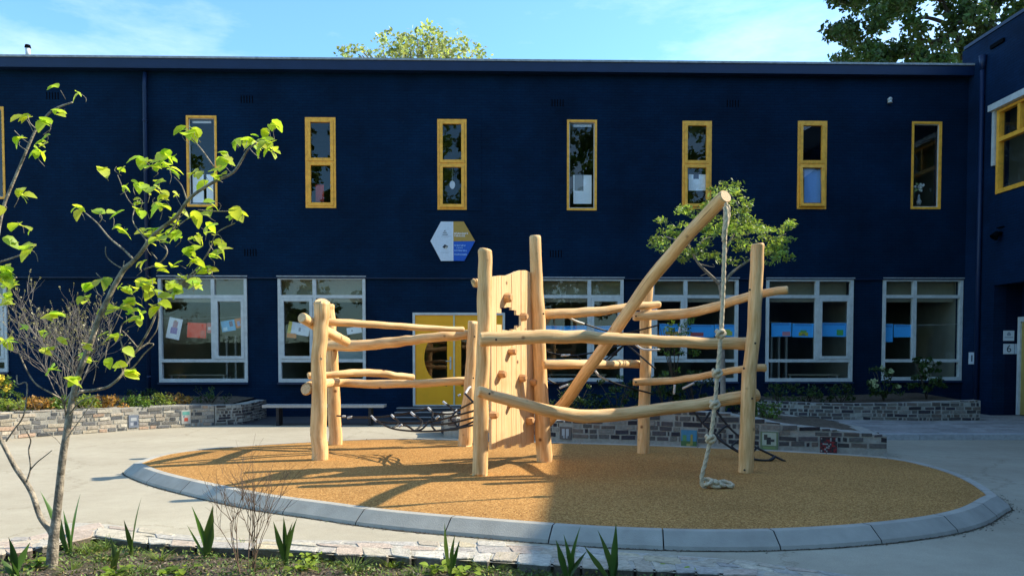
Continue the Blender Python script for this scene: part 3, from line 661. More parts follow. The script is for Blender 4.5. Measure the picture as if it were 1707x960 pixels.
# egg-shaped ornament hanging in the third window
x_, z_ = Fc(754, 308, 0.13); g = MB()
ring_ = [(x_+0.07*math.cos(t/12*math.pi*2), 0.13, z_+0.11*math.sin(t/12*math.pi*2)*(0.9 if t < 6 else 1)) for t in range(12)]
g.v += [tuple(L2W(p)) for p in ring_] + [tuple(L2W((p[0], 0.15, p[2]))) for p in ring_]
g.face(range(12), c=(0.7, 0.75, 0.8)); g.face([23-i for i in range(12)], c=(0.7, 0.75, 0.8))
for i in range(12): g.face((i, (i+1) % 12, 12+(i+1) % 12, 12+i), c=(0.6, 0.65, 0.7))
g.tube([L2W((x_, 0.14, z_+0.1)), L2W((x_, 0.14, z_+0.42))], 0.004, 5, c=(0.6, 0.6, 0.6))
tag(g.build('egg_ornament', M_paper, loc=tuple(L2W((x_, 0.14, z_-0.1)))), 'white egg shaped ornament hanging inside the lower sash above the hexagonal sign', 'ornament')
sheet(526, 308, 540, 336, (0.5, 0.07, 0.05), 'red item standing behind the lower sash of the second upper window from the left', 0.25, 'red_box', 'box')
x_, z_ = Fc(1532, 318, 0.2); g = MB()
for k in range(26):
    a = rnd(0, 6.28); rr = rnd(0, 0.12); c0_ = Vector((x_+math.cos(a)*rr, 0.2+rnd(-0.05, 0.05), z_+math.sin(a)*rr+0.1)); s_ = rnd(0.02, 0.05)
    g.poly([tuple(L2W(c0_+Vector((math.cos(a+q*2.1)*s_, rnd(-0.02, 0.02), math.sin(a+q*2.1)*s_)))) for q in range(3)], c=random.choice([(0.75, 0.78, 0.7), (0.4, 0.5, 0.2), (0.7, 0.7, 0.66)]))
g.tube([L2W((x_, 0.2, z_-0.38)), L2W((x_, 0.2, z_-0.28)), L2W((x_, 0.2, z_-0.22)), L2W((x_, 0.2, z_-0.1))], [0.05, 0.07, 0.03, 0.02], 10, c=(0.4, 0.42, 0.42))
tag(g.build('flower_vase', M_paper, loc=tuple(L2W((x_, 0.2, z_-0.38)))), 'vase of white flowers inside the rightmost single upper window', 'vase')

# ground floor windows
for (r, side, um), (a, b, c_, d_) in zip(gw, gwr):
    c_ = max(c_, 0.02); g = MB(); y0, y1 = YREC-0.045, YREC+0.07; w_ = 0.075
    frame_box(g, a+0.003, b-0.003, c_+0.003, d_-0.003, y0, y1, w_, 0.06, 0.09)
    xm = Fc(um, 550, YREC)[0]; zt = Fc((r[0]+r[1])/2, 494.5, YREC)[1]; zl = Fc((r[0]+r[1])/2, 601, YREC)[1]
    g.box((a+w_, y0+0.004, zt-0.04), (b-w_, y1, zt+0.04)); g.box((a+w_, y0+0.004, zl-0.04), (b-w_, y1, zl+0.04))
    g.box((xm-0.045, y0+0.002, zt+0.041), (xm+0.045, y1, d_-0.061)); g.box((xm-0.045, y0+0.002, zl+0.041), (xm+0.045, y1, zt-0.041))
    fr = part(g, 'window', M_white)
    g = MB(); g.box((a-0.02, y0-0.05, c_-0.05), (b+0.02, y0+0.08, c_-0.002)); g.build('sill', M_fascia, fr, local=True)
    g = MB(); g.box((a-0.02, y0-0.03, d_+0.002), (b+0.02, y0+0.06, d_+0.03)); g.build('drip_cap', M_trim, fr, local=True)
    yp = YREC + 0.03
    for (pa, pb, pc, pd) in ((a+w_, xm-0.045, zt+0.04, d_-0.06), (xm+0.045, b-w_, zt+0.04, d_-0.06), (a+w_, xm-0.045, zl+0.04, zt-0.04), (xm+0.045, b-w_, zl+0.04, zt-0.04), (a+w_, b-w_, c_+0.09, zl-0.04)):
        pane(fr, pa, pb, pc, pd, yp, M_glass2)
    if side in 'LR':
        pa, pb = (xm+0.05, b-w_-0.005) if side == 'R' else (a+w_+0.005, xm-0.05)
        g = MB(); frame_box(g, pa, pb, zl+0.045, zt-0.045, y0-0.012, y0+0.05, 0.075); g.build('sash', M_white, fr, local=True)
    # half-drawn cream blind inside the transom
    g = MB(); g.box((a+0.02, 0.42, zt-0.12), (b-0.02, 0.425, d_+0.05), c=(0.30, 0.28, 0.20)); g.build('blind', M_col, fr, local=True)
# drawings on strings in the ground-floor windows
dg = 'blue drawings strung across the ground floor windows'
drk = 0.0
# furniture inside the classrooms
def classroom_table(u, yl, wdt, h, label):
    x = Fc(u, 600, yl)[0]; t = thing('classroom_table', label, 'table', tuple(L2W((x, yl, 0.05))), rotz=FA)
    g = MB(); g.box((-wdt/2, -0.3, h-0.03), (wdt/2, 0.3, h), c=(0.45, 0.4, 0.3)); g.build('table_top', M_col, t, local=True)
    for sx in (-1, 1):
        for sy in (-1, 1):
            g = MB(); g.box((sx*(wdt/2-0.06)-0.02, sy*0.25-0.02, 0), (sx*(wdt/2-0.06)+0.02, sy*0.25+0.02, h-0.032), c=(0.5, 0.5, 0.5)); g.build('leg', M_col, t, local=True)
classroom_table(335, 1.3, 1.5, 1.0, 'table with pale legs behind the ground floor window with the red drawing')
classroom_table(960, 1.4, 1.6, 1.0, 'table behind the ground floor window framed by tall post and slanted pole')
classroom_table(1350, 1.2, 1.4, 1.0, 'table with pale legs behind the ground floor window right of the rope swing')
for (u, yl, lab) in ((1300, 0.7, 'pale cupboard edge at left side inside the window right of the rightmost post'), (392, 1.1, 'pale folded screen inside the casement of the leftmost full window')):
    x = Fc(u, 600, yl)[0]; t = MB()
    for k in range(3): t.box((x-0.25+k*0.22, yl+k*0.05, 0.2), (x-0.2+k*0.22, yl+0.1+k*0.05, 2.1), c=(0.35, 0.35, 0.32))
    t.v = [tuple(L2W(p)) for p in t.v]; tag(t.build('folding_screen', M_col, loc=tuple(L2W((x, yl, 0.2)))), lab, 'screen')
BL = (0.06, 0.42, 0.92)
YS = YREC + 0.05
def drawing(u0, v0, u1, v1, c, lab, marks=(), rot=0, group=None): return sheet(u0, v0, u1, v1, c, lab, YS, 'drawing', 'drawing', marks, rot, group)
drawing(279, 530, 302, 565, (0.75, 0.76, 0.8), 'tilted white sheet with a pink and purple figure in the leftmost full ground window', [(0.35, 0.7, 0.55, 0.85, (0.55, 0.3, 0.35)), (0.25, 0.75, 0.25, 0.55, (0.3, 0.22, 0.45)), (0.4, 0.6, 0.7, 0.9, (0.6, 0.4, 0.3))], R(-12))
drawing(312, 538, 344, 563, (0.85, 0.06, 0.03), 'plain red drawing hanging next to the white figure drawing', [(0.7, 0.95, 0.05, 0.5, (0.72, 0.14, 0.1))], R(-3))
drawing(345, 538, 353, 555, (0.6, 0.2, 0.18), 'small pinkish sheet beside the plain red drawing', [(0.2, 0.8, 0.3, 0.6, (0.7, 0.6, 0.6))])
drawing(369, 534, 392, 552, (0.15, 0.42, 0.68), 'light blue drawing tilted in the casement right of the red drawing', [(0.6, 0.85, 0.4, 0.9, (0.15, 0.12, 0.2)), (0.1, 0.4, 0.1, 0.4, (0.5, 0.7, 0.8))], R(9))
drawing(392, 530, 408, 546, (0.6, 0.18, 0.05), 'orange drawing at the right end of the string beside the light blue one', [(0.2, 0.5, 0.2, 0.7, (0.3, 0.3, 0.5))], R(12))
drawing(480, 538, 516, 558, (0.72, 0.75, 0.82), 'white drawing with yellow left edge hanging left of the leftmost post', [(0.0, 0.16, 0.0, 1.0, (0.6, 0.5, 0.1)), (0.5, 0.6, 0.3, 0.6, (0.3, 0.3, 0.35))], R(-10))
drawing(478, 555, 494, 563, (0.7, 0.22, 0.05), 'small orange sheet below the white drawing with yellow edge', [], R(-4))
drawing(578, 545, 603, 556, (0.72, 0.75, 0.82), 'white sheet hanging right of the two leftmost posts', [(0.3, 0.4, 0.4, 0.6, (0.2, 0.2, 0.25))], R(9))
sheet(563, 566, 606, 599, (0.40, 0.46, 0.44), 'pale grey green board inside the window behind the second post', 0.5, 'board', 'board')
gcol = [(0.5, 0.25, 0.2), (0.55, 0.5, 0.15), (0.1, 0.35, 0.12), (0.6, 0.3, 0.1), (0.45, 0.1, 0.1)]
bluedr = [(905, 543, 938, 562, 'leftmost, just right of the tall post'), (939, 543, 978, 562, 'left of the mullion behind the slanted pole'), (988, 543, 1030, 562, 'in the casement behind the slanted pole'),
          (1099, 540, 1137, 560, 'in the casement right of the rear post'), (1146, 541, 1190, 562, 'right of the mullion and left of the rope swing'), (1191, 541, 1226, 561, 'right of the rope swing with a yellow green dome'),
          (1286, 538, 1319, 561, 'with a pink shape, right of the rightmost post'), (1321, 539, 1356, 562, 'with a yellow and green rainbow arch'), (1369, 538, 1412, 561, 'with a green round shape in the right casement'), (1472, 540, 1488, 570, 'narrow, hanging lower, in the rightmost ground window'), (1490, 541, 1519, 562, 'plain, left of the mullion in the rightmost ground window')]
for i, (u0, v0, u1, v1, t) in enumerate(bluedr):
    mk = [(0.1, 0.9, 0.82, 0.95, (0.05, 0.27, 0.66))]; cc = gcol[i % 5]
    if 'pink' in t: mk += [(0.55, 0.95, 0.05, 0.35, (0.6, 0.25, 0.3))]
    elif 'dome' in t: mk += [(0.3, 0.85, 0.1, 0.45, (0.45, 0.5, 0.1)), (0.4, 0.75, 0.45, 0.6, (0.45, 0.5, 0.1))]
    elif 'rainbow' in t: mk += [(0.3, 0.75, 0.1, 0.35, (0.5, 0.45, 0.05)), (0.38, 0.67, 0.35, 0.5, (0.15, 0.4, 0.1)), (0.45, 0.6, 0.1, 0.25, BL)]
    elif 'green' in t: mk += [(0.6, 0.85, 0.1, 0.5, (0.1, 0.4, 0.1))]
    elif 'plain' not in t and 'narrow' not in t: mk += [(rnd(0.1, 0.5), rnd(0.6, 0.9), 0.08, rnd(0.25, 0.45), cc)]
    drawing(u0, v0, u1, v1, BL, 'blue drawing strung up ' + t, mk, R(rnd(-1.5, 1.5)), dg)
for (u0, v0, u1, v1, nm) in ((270, 531, 410, 528, 'the leftmost full window'), (468, 536, 608, 546, 'the window behind the two leftmost posts'), (900, 543, 1036, 543, 'the window behind the slanted pole'), (1094, 540, 1228, 541, 'the window behind the rope swing'), (1281, 538, 1417, 538, 'the window right of the rightmost post'), (1472, 540, 1600, 541, 'the rightmost ground floor window')):
    a = Fc(u0, v0, YS); b = Fc(u1, v1, YS); g = MB()
    g.tube([L2W((a[0]+(b[0]-a[0])*t/8, YS, a[1]+(b[1]-a[1])*t/8 - 0.04*math.sin(math.pi*t/8)+0.02)) for t in range(9)], 0.003, 5)
    tag(g.build('string', M_ferr, loc=tuple(L2W((a[0], YS, a[1])))), 'thin pale string stretched across inside ' + nm, 'string')

# yellow double door with a round window split by the middle
a, b, c_, d_ = DR
g = MB(); frame_box(g, a+0.003, b-0.003, 0.27, d_-0.003, YREC-0.03, YREC+0.08, 0.06, 0.06, 0.03)
door = part(g, 'door', M_white)
xm = Fc(757, 600, YREC)[0]
zc = Fc(740, 596, YREC)[1]; rad = abs(Fc(707, 596, YREC)[0] - Fc(757, 596, YREC)[0])
for sgn, (xa, xb) in ((-1, (a+0.063, xm-0.006)), (1, (xm+0.006, b-0.063))):
    g = MB(); y0, y1 = YREC, YREC+0.05
    z0, z1 = 0.30, d_-0.065; xe = xm + sgn*0.18   # glass half circle stops short of the meeting stile
    # leaf face as polygons round the half disc
    arc = []
    for k in range(25):
        th = -math.pi/2 + math.pi*k/24; px_ = xm + sgn*math.cos(th)*rad; pz = zc + math.sin(th)*rad
        if (px_-xe)*sgn >= 0: arc.append((px_, pz))
    far = xa if sgn < 0 else xb; near = xb if sgn < 0 else xa
    for k in range(len(arc)-1):
        g.poly([(far, y0, arc[k][1]), (arc[k][0], y0, arc[k][1]), (arc[k+1][0], y0, arc[k+1][1]), (far, y0, arc[k+1][1])])
        g.poly([(arc[k][0], y0, arc[k][1]), (arc[k][0], y1, arc[k][1]), (arc[k+1][0], y1, arc[k+1][1]), (arc[k+1][0], y0, arc[k+1][1])])
    zlo, zhi = arc[0][1], arc[-1][1]; xs0, xs1 = sorted((far, near))
    g.box((xs0, y0, z0), (xs1, y1, zlo)); g.box((xs0, y0, zhi), (xs1, y1, z1))
    s0, s1 = sorted((xe, near)); g.box((s0, y0, zlo), (s1, y1, zhi))
    leaf = g.build('door_leaf', M_door, door, local=True)
    g = MB(); g.poly([(x__, y0+0.03, z__) for x__, z__ in arc]); g.build('pane', M_glass2, door, local=True)
g = MB(); g.box((xm-0.022, YREC-0.02, 0.3), (xm+0.022, YREC-0.001, d_-0.065)); g.build('meeting_strip', basic('cream_strip', (0.6, 0.55, 0.35), 0.4, 0.05), door, local=True)
xh = Fc(751, 605, YREC)[0]; zh = Fc(751, 605, YREC)[1]
g = MB(); g.box((xh-0.02, YREC-0.012, zh-0.16), (xh+0.02, YREC-0.001, zh+0.16)); g.tube([(xh, YREC-0.012, zh+0.05), (xh, YREC-0.05, zh+0.05), (xh-0.12, YREC-0.05, zh+0.05)], 0.01, 8); g.build('handle', M_ferr, door, local=True)
# steps to the door
g = MB()
for k, (dy, z) in enumerate(((1.25, 0.09), (0.85, 0.18), (0.45, 0.26))):
    g.box((a-0.35, -dy, 0 if k == 0 else (0.09, 0.18, 0.26)[k-1]+0.001), (b+0.5, YREC-0.05, z-0.02), m=0); g.box((a-0.36, -dy-0.015, z-0.019), (b+0.51, -dy+0.06, z), m=1)
    g.box((a-0.35, -dy+0.061, z-0.019), (b+0.5, YREC-0.05, z-0.003), m=0)
o = g.build('door_step', [M_dark_base, M_kerb], school, local=True)
# drain pipes
for (u, v0, v1) in ((240, 121, 700),):
    x, zt = Fc(u, v0, -0.08); g = MB(); g.tube([(x+0.02, -0.07, zt), (x, -0.07, zt-0.3), (x-0.01, -0.07, 0.0)], 0.05, 12)
    for k in range(5): g.tube([(x, -0.07, 1+k*1.6), (x, -0.07, 1.05+k*1.6)], 0.06, 12)
    part(g, 'drainpipe', M_fascia)
# ventilation slots, wall lamp, small grey mark
for (u, v) in ((88, 160), (412, 166), (930, 172), (1222, 173), (418, 421), (927, 423), (1300, 425)):
    x, z = Fc(u, v); g = MB()
    for k in range(5): g.box((x-0.16+k*0.07, -0.004, z-0.09), (x-0.135+k*0.07, 0.003, z+0.09))
    part(g, 'air_vent', M_dark)
x, z = Fc(1482, 167); g = MB(); g.tube([(x, 0, z), (x, -0.07, z), (x, -0.10, z-0.01)], [0.05, 0.055, 0.03], 12); g.tube([(x, -0.05, z-0.09), (x, -0.05, z-0.04)], [0.06, 0.05], 12)
part(g, 'sensor_lamp', M_white)
# ledge between the storeys
g = MB(); g.box((XL, 0.004, ZM-0.03), (XW-0.003, YREC+0.004, ZM-0.006)); part(g, 'ledge', M_fascia)
# flue and hatch on the roof
x, z = Fc(62, 90, EY+0.6); g = MB(); g.tube([(x, EY+0.2, ZROOF-0.01), (x, EY+0.2, ZROOF+0.24)], 0.055, 12); g.tube([(x, EY+0.2, ZROOF+0.25), (x, EY+0.2, ZROOF+0.32)], [0.075, 0.06], 12, m=1); part(g, 'flue', [M_white, M_dark])
x, z = Fc(845, 95, 1.0); g = MB(); k = len(g.v)
g.v += [(x-0.1, 1, ZROOF-0.01), (x+0.6, 1, ZROOF-0.01), (x-0.1, 1, ZROOF+0.32), (x-0.1, 1.5, ZROOF-0.01), (x+0.6, 1.5, ZROOF-0.01), (x-0.1, 1.5, ZROOF+0.32)]
for f in ((0, 1, 2), (5, 4, 3), (0, 2, 5, 3), (1, 4, 5, 2), (0, 3, 4, 1)): g.face([k+i for i in f])
part(g, 'roof_hatch', M_dark)

# --- wing on the right (its wall runs towards the camera)
def Wg(u, v, xl=None):                      # local (y, z) on the plane local x = XW
    xl = XW if xl is None else xl
    d = ray(u, v); o = CAM - FO; t = (xl - o.dot(FX))/d.dot(FX); p = o + d*t; return p.dot(FY), p.z
ZW = Wg(1607, 80)[1]
wy0, wy1 = Wg(1662, 260)[0], Wg(1662, 260)[0] - 3.2
wz1 = Wg(1662, 186)[1]; wz0 = Wg(1662, 324)[1]
dy0 = Wg(1655, 590)[0]; dz1 = Wg(1655, 476)[1]; dy1 = dy0 - 2.6
sw = lambda p: (XW + p[1], p[0], p[2])       # (y-along, thickness, z) -> local
g = MB(); holed(g, -40, -0.23, 0, ZW-0.08, [(wy1, wy0, wz0, wz1), (dy1, dy0, 0.02, dz1)], 0.0, 0.3, sw)
holed(g, -0.23, 0.3, 0, ZW-0.08, [], 0.0, 0.3, sw)
g.box((XW+0.31, -40, 0), (XW+7.5, -39.7, ZW-0.08))
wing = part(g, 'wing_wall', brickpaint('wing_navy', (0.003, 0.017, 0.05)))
g = MB(); g.box((XW+0.02, -40, ZW-0.079), (XW+8, 0.19, ZW-0.03)); part(g, 'roof', M_roof)
g = MB(); g.box((XW-0.03, -40, ZW-0.078), (XW+0.015, 0.2, ZW)); g.box((XW+0.016, -0.02+0.2, ZW-0.028), (XW+8, 0.22, ZW)); part(g, 'roof_trim', M_fascia)
g = MB(); k = 0; prof_ = [(-4.5, 0.50), (-9.8, 1.02), (-16, 1.45), (-38, 1.45)]  # unseen upstand added on the wing roof, sloped to place its shadow edge
for y_, h__ in prof_: g.v += [(XW+0.5, y_, ZW-0.028), (XW+6, y_, ZW-0.028), (XW+6, y_, ZW+h__), (XW+0.5, y_, ZW+h__)]
for i in range(3):
    for j in range(4): g.face((i*4+j, i*4+(j+1) % 4, i*4+4+(j+1) % 4, i*4+4+j))
g.face((0, 3, 2, 1)); g.face((12, 13, 14, 15)); part(g, 'shadow_upstand', M_fascia)
g = MB(); g.box((XW+0.301, wy1-1, wz0-0.8), (XW+3, wy0+0.5, wz0-0.7)); g.box((XW+3, wy1-1, wz0-0.8), (XW+3.1, wy0+0.5, wz1+0.5)); g.box((XW+0.301, wy0+0.5, wz0-0.8), (XW+3, wy0+0.6, wz1+0.5)); g.box((XW+0.301, wy1-1.1, wz0-0.8), (XW+3, wy1-1, wz1+0.5)); g.box((XW+0.301, wy1-1, wz1+0.5), (XW+3, wy0+0.5, wz1+0.6))
part(g, 'interior', M_int)
g = MB()
def bx(mb, y0, y1, z0, z1, t0, t1, m=0): mb.box((XW+t0, y0, z0), (XW+t1, y1, z1), m)
fw = 0.1
bx(g, wy0-fw, wy0-0.002, wz0, wz1, -0.03, 0.1); bx(g, wy1, wy1+fw, wz0, wz1, -0.03, 0.1); bx(g, wy1+fw, wy0-fw, wz0, wz0+fw, -0.03, 0.1); bx(g, wy1+fw, wy0-fw, wz1-fw*0.6, wz1, -0.03, 0.1)
ztr = Wg(1670, 232)[1]; bx(g, wy1+fw, wy0-fw, ztr-0.05, ztr+0.05, -0.03, 0.1)
bx(g, wy0-0.85, wy0-0.75, ztr+0.051, wz1-0.07, -0.03, 0.1); bx(g, wy0-1.6, wy0-1.5, wz0+fw, ztr-0.051, -0.03, 0.1)
wf = part(g, 'window', M_yel)
g = MB(); g.poly([(XW+0.05, wy0-fw, wz0+fw), (XW+0.05, wy1+fw, wz0+fw), (XW+0.05, wy1+fw, wz1-0.05), (XW+0.05, wy0-fw, wz1-0.05)]); g.build('pane', M_glass, wf, local=True)
g = MB(); bx(g, wy1-0.2, wy0+0.15, wz1+0.01, wz1+0.16, -0.16, -0.001); g.build('sunshade_box', M_white, wf, local=True)
g = MB(); bx(g, wy0+0.02, wy0+0.12, wz1-1.3, wz1+0.008, -0.07, -0.001); g.build('sunshade_rail', M_white, wf, local=True)
yp, zp = Wg(1643, 93); g = MB(); g.tube([(XW-0.07, yp, zp), (XW-0.07, yp, zp-0.35)], [0.09, 0.06], 12); g.tube([(XW-0.07, yp, zp-0.35), (XW-0.07, yp, 0.1)], 0.055, 12); part(g, 'drainpipe', M_fascia)
yp, zp = Wg(1662, 75); g = MB(); g.box((XW-0.05, yp-0.3, zp-0.04), (XW-0.001, yp+0.2, zp+0.05)); part(g, 'air_vent', M_dark)
yp, zp = Wg(1670, 392); g = MB(); g.tube([(XW, yp, zp+0.05), (XW-0.12, yp, zp+0.03), (XW-0.2, yp, zp-0.06)], [0.04, 0.07, 0.10], 12); g.box((XW-0.06, yp-0.1, zp+0.18), (XW-0.001, yp+0.12, zp+0.2)); part(g, 'wall_lamp', M_dark)
# entrance recess
RX = XW + 0.62
g = MB(); g.box((XW+0.301, dy0, 0), (RX+0.1, dy0+0.1, dz1+0.1)); g.box((XW+0.301, dy1-0.1, 0), (RX+0.1, dy1, dz1+0.1)); g.box((XW+0.301, dy1, dz1), (RX+0.1, dy0, dz1+0.1)); g.box((RX+0.08, dy1, 0), (RX+0.18, dy0, dz1))
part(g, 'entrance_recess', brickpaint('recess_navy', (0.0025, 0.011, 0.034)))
g = MB(); yb = dy0-0.06
g.box((RX-0.06, yb-0.1, PZ+0.02), (RX+0.06, yb, 2.5)); g.box((RX-0.06, yb-1.9, PZ+0.02), (RX+0.06, yb-1.8, 2.5)); g.box((RX-0.06, yb-1.8, 2.38), (RX+0.06, yb-0.1, 2.5))
d2 = part(g, 'door', M_white)
g = MB(); g.box((RX-0.02, yb-1.8, PZ+0.03), (RX+0.03, yb-1.3, 2.378)); g.box((RX-0.02, yb-0.5, PZ+0.03), (RX+0.03, yb-0.1, 2.378)); g.box((RX-0.02, yb-1.3, PZ+0.03), (RX+0.03, yb-0.5, 0.9)); g.box((RX-0.02, yb-1.3, 2.1), (RX+0.03, yb-0.5, 2.378)); g.build('door_leaf', basic('oak_paint', (0.42, 0.30, 0.08), 0.5, 0.1), d2, local=True)

def textmesh(body, size, M, mat, name, loc, label, parent=None):
    cu = bpy.data.curves.new('txt', 'FONT'); cu.body = body; cu.size = size; cu.extrude = 0.0015; cu.align_x = 'CENTER'; cu.align_y = 'CENTER'; cu.resolution_u = 4
    ob = bpy.data.objects.new('txt', cu); col.objects.link(ob); bpy.context.view_layer.update()
    me = bpy.data.meshes.new_from_object(ob.evaluated_get(bpy.context.evaluated_depsgraph_get())); bpy.data.objects.remove(ob)
    me.transform(M); me.materials.clear(); me.materials.append(mat)
    o = bpy.data.objects.new(name, me); col.objects.link(o)
    if parent: o.parent = parent
    return o
# number plates on the far cheek of the recess, facing the yard
def onreveal(u, v): 
    d = ray(u, v); o = CAM - FO; t = ((dy0-0.004) - o.dot(FY))/d.dot(FY); p = o + d*t; return p.dot(FX), p.z
M_ink = basic('dark_ink', (0.01, 0.02, 0.05), 0.5, 0.05)
M_plate = basic('white_plate', (0.62, 0.68, 0.74), 0.4, 0.04)
def plate(u0, v0, u1, v1, label, txt=None, marks=()):
    xa, zt = onreveal(u0, v0); xb, zb = onreveal(u1, v1); cx_ = (xa+xb)/2; cz_ = (zt+zb)/2; hw = (xb-xa)/2; hh = (zt-zb)/2
    t = thing('number_plate', label, 'sign', tuple(L2W((cx_, dy0-0.004, cz_))), rotz=FA)
    g = MB(); g.box((-hw, -0.012, -hh), (hw, 0, hh)); g.build('plate', M_plate, t, local=True)
    if txt: textmesh(txt, hh*2.0, Matrix.Translation((0.02 if txt == '1' else 0, -0.0145, 0)) @ Matrix.Rotation(R(90), 4, 'X'), M_ink, 'numeral', (0, 0, 0), '', t)
    for (x0, x1, z0, z1) in marks:
        g = MB(); g.box((x0*hw, -0.0145, z0*hh), (x1*hw, -0.0125, z1*hh)); g.build('emblem', basic('grey_print', (0.25, 0.3, 0.38), 0.5, 0.05), t, local=True)
plate(1672.5, 573, 1690, 590, 'white house number plate reading 6 in the dark entrance on the right', '6')
plate(1691.5, 573, 1703, 590, 'narrow white number plate directly right of the number 6', '1')
plate(1672.5, 551, 1690, 568, 'white plate with grey emblem directly above the number 6', None, ((-0.35, 0.35, 0.0, 0.5), (-0.2, 0.2, 0.5, 0.7), (-0.8, 0.8, -0.4, -0.25)))
yp, zp = Wg(1622, 597); g = MB(); g.box((XW-0.03, yp-0.14, zp-0.15), (XW-0.001, yp+0.14, zp+0.15), c=(0.6, 0.65, 0.7)); g.box((XW-0.034, yp-0.03, zp-0.08), (XW-0.0305, yp+0.03, zp+0.08), c=(0.1, 0.12, 0.15))
g.v = [tuple(L2W(p)) for p in g.v]
tag(g.build('doorbell_plate', M_col, loc=tuple(L2W((XW, yp, zp-0.15)))), 'small white plate with a dark slot on the corner wall above the planter', 'plate')

# hexagonal sign
hx = [(717.5, 402), (735, 435), (774, 435), (792, 402), (773, 369.5), (735, 369.5)]
pts = [Fc(u, v, -0.03) for u, v in hx]; cxh = Fc(755.3, 402, -0.03)[0]; zt_, zb_ = pts[4][1], pts[0][1]
sg = thing('hexagonal_sign', 'hexagonal white, ochre and blue school sign on the navy wall below an upper window', 'sign', tuple(L2W((cxh, 0, pts[1][1]))), rotz=FA)
ox, oz = cxh, pts[1][1]
def slab(poly, y, c, name, mat=M_col, t=0.01):
    g = MB(); k = len(poly); g.v += [(x-ox, y, z-oz) for x, z in poly] + [(x-ox, y+t, z-oz) for x, z in poly]
    g.face(range(k), c=c); g.face([2*k-1-i for i in range(k)], c=c)
    for i in range(k): g.face((i, k+i, k+(i+1) % k, (i+1) % k), c=c)
    return g.build(name, mat, sg, local=True)
zmid = Fc(780, 402.5, -0.03)[1]
L_, BLt, BRt, R_, TR, TL = pts
slab([L_, BLt, (cxh-0.012, BLt[1]), (cxh-0.012, TL[1]), TL], -0.04, (0.62, 0.70, 0.78), 'panel', t=0.04)
slab([(cxh-0.012, BLt[1]), (cxh+0.006, BLt[1]), (cxh+0.006, TL[1]), (cxh-0.012, TL[1])], -0.043, (0.78, 0.82, 0.85), 'divider', t=0.04)
slab([(cxh+0.0065, zmid), R_, TR, (cxh+0.0065, TR[1])], -0.04, (0.47, 0.29, 0.06), 'panel', t=0.04)
slab([(cxh+0.0065, BRt[1]), BRt, R_, (cxh+0.0065, zmid-0.003)], -0.04, (0.01, 0.10, 0.50), 'panel', t=0.04)
def marks(u0, u1, v, h, c, nm='lettering', dens=0.62):
    xa, z = Fc(u0, v, -0.03); xb = Fc(u1, v, -0.03)[0]; g = MB(); x = xa; random.seed(int(u0*v))
    hgt = h/66
    while x < xb:
        w2 = rnd(0.010, 0.018)
        g.box((x-ox, -0.046, z-oz-hgt/2), (x+w2-ox, -0.0405, z-oz+hgt/2*rnd(0.4, 1.0)), c=c)
        if random.random() < dens: g.box((x+w2-ox, -0.046, z-oz-hgt/2), (x+w2+0.012-ox, -0.0405, z-oz-hgt/2+0.012), c=c)
        x += w2 + rnd(0.014, 0.022)
    g.build(nm, M_col, sg, local=True)
WT = (0.8, 0.8, 0.78); LB = (0.30, 0.50, 0.80); GR = (0.20, 0.23, 0.26); PG = (0.42, 0.5, 0.58)
marks(757.5, 780, 389, 3.2, WT); marks(757.5, 774, 393, 3.2, WT)
marks(757.5, 777, 409, 3.0, LB); marks(761, 771, 413, 2.0, LB); marks(757.5, 778, 417.5, 3.0, LB); marks(757.5, 778, 424, 3.2, LB)
marks(735, 751, 394, 1.4, PG); marks(736, 748, 421, 1.4, PG)
for (u, v, hw, hh) in ((741.5, 385, 1.2, 0.9), (741.5, 388, 3.2, 0.7), (742, 391.3, 4.5, 0.7)):
    xa, z = Fc(u, v, -0.03); slab([(xa-hw/66, z-hh/66), (xa+hw/66, z-hh/66), (xa+hw/66, z+hh/66), (xa-hw/66, z+hh/66)], -0.0445, GR, 'emblem', t=0.004)
for (poly_, c) in (([(737.5, 412), (741.5, 407.5), (744, 410), (741, 414.5)], (0.03, 0.035, 0.05)), ([(741.5, 407.5), (747, 410.5), (745, 414), (744, 410)], (0.12, 0.11, 0.08)), ([(741, 414.5), (744, 410.2), (744.8, 415)], (0.55, 0.5, 0.4))):
    slab([Fc(u, v, -0.03) for u, v in poly_][::-1], -0.0445, c, 'emblem', t=0.004)
random.seed(11)

# bench in front of the facade
Yb = 17.3; pa = P(437, 677, Yb); pb = P(640, 677, Yb); zb = pa.z
bench = thing('bench', 'long simple bench with pale thin seat against the navy wall behind the left posts', 'bench', ((pa.x+pb.x)/2, Yb, 0))
g = MB(); g.box((pa.x, Yb-0.02, zb-0.03), (pb.x, Yb+0.38, zb+0.03), c=(0.33, 0.33, 0.32)); g.build('seat', M_col, bench)
for f in (0.12, 0.5, 0.88):
    x = pa.x + (pb.x-pa.x)*f; g = MB(); g.box((x-0.03, Yb+0.04, 0), (x+0.03, Yb+0.34, zb-0.032), c=(0.015, 0.015, 0.02)); g.build('leg', M_col, bench)

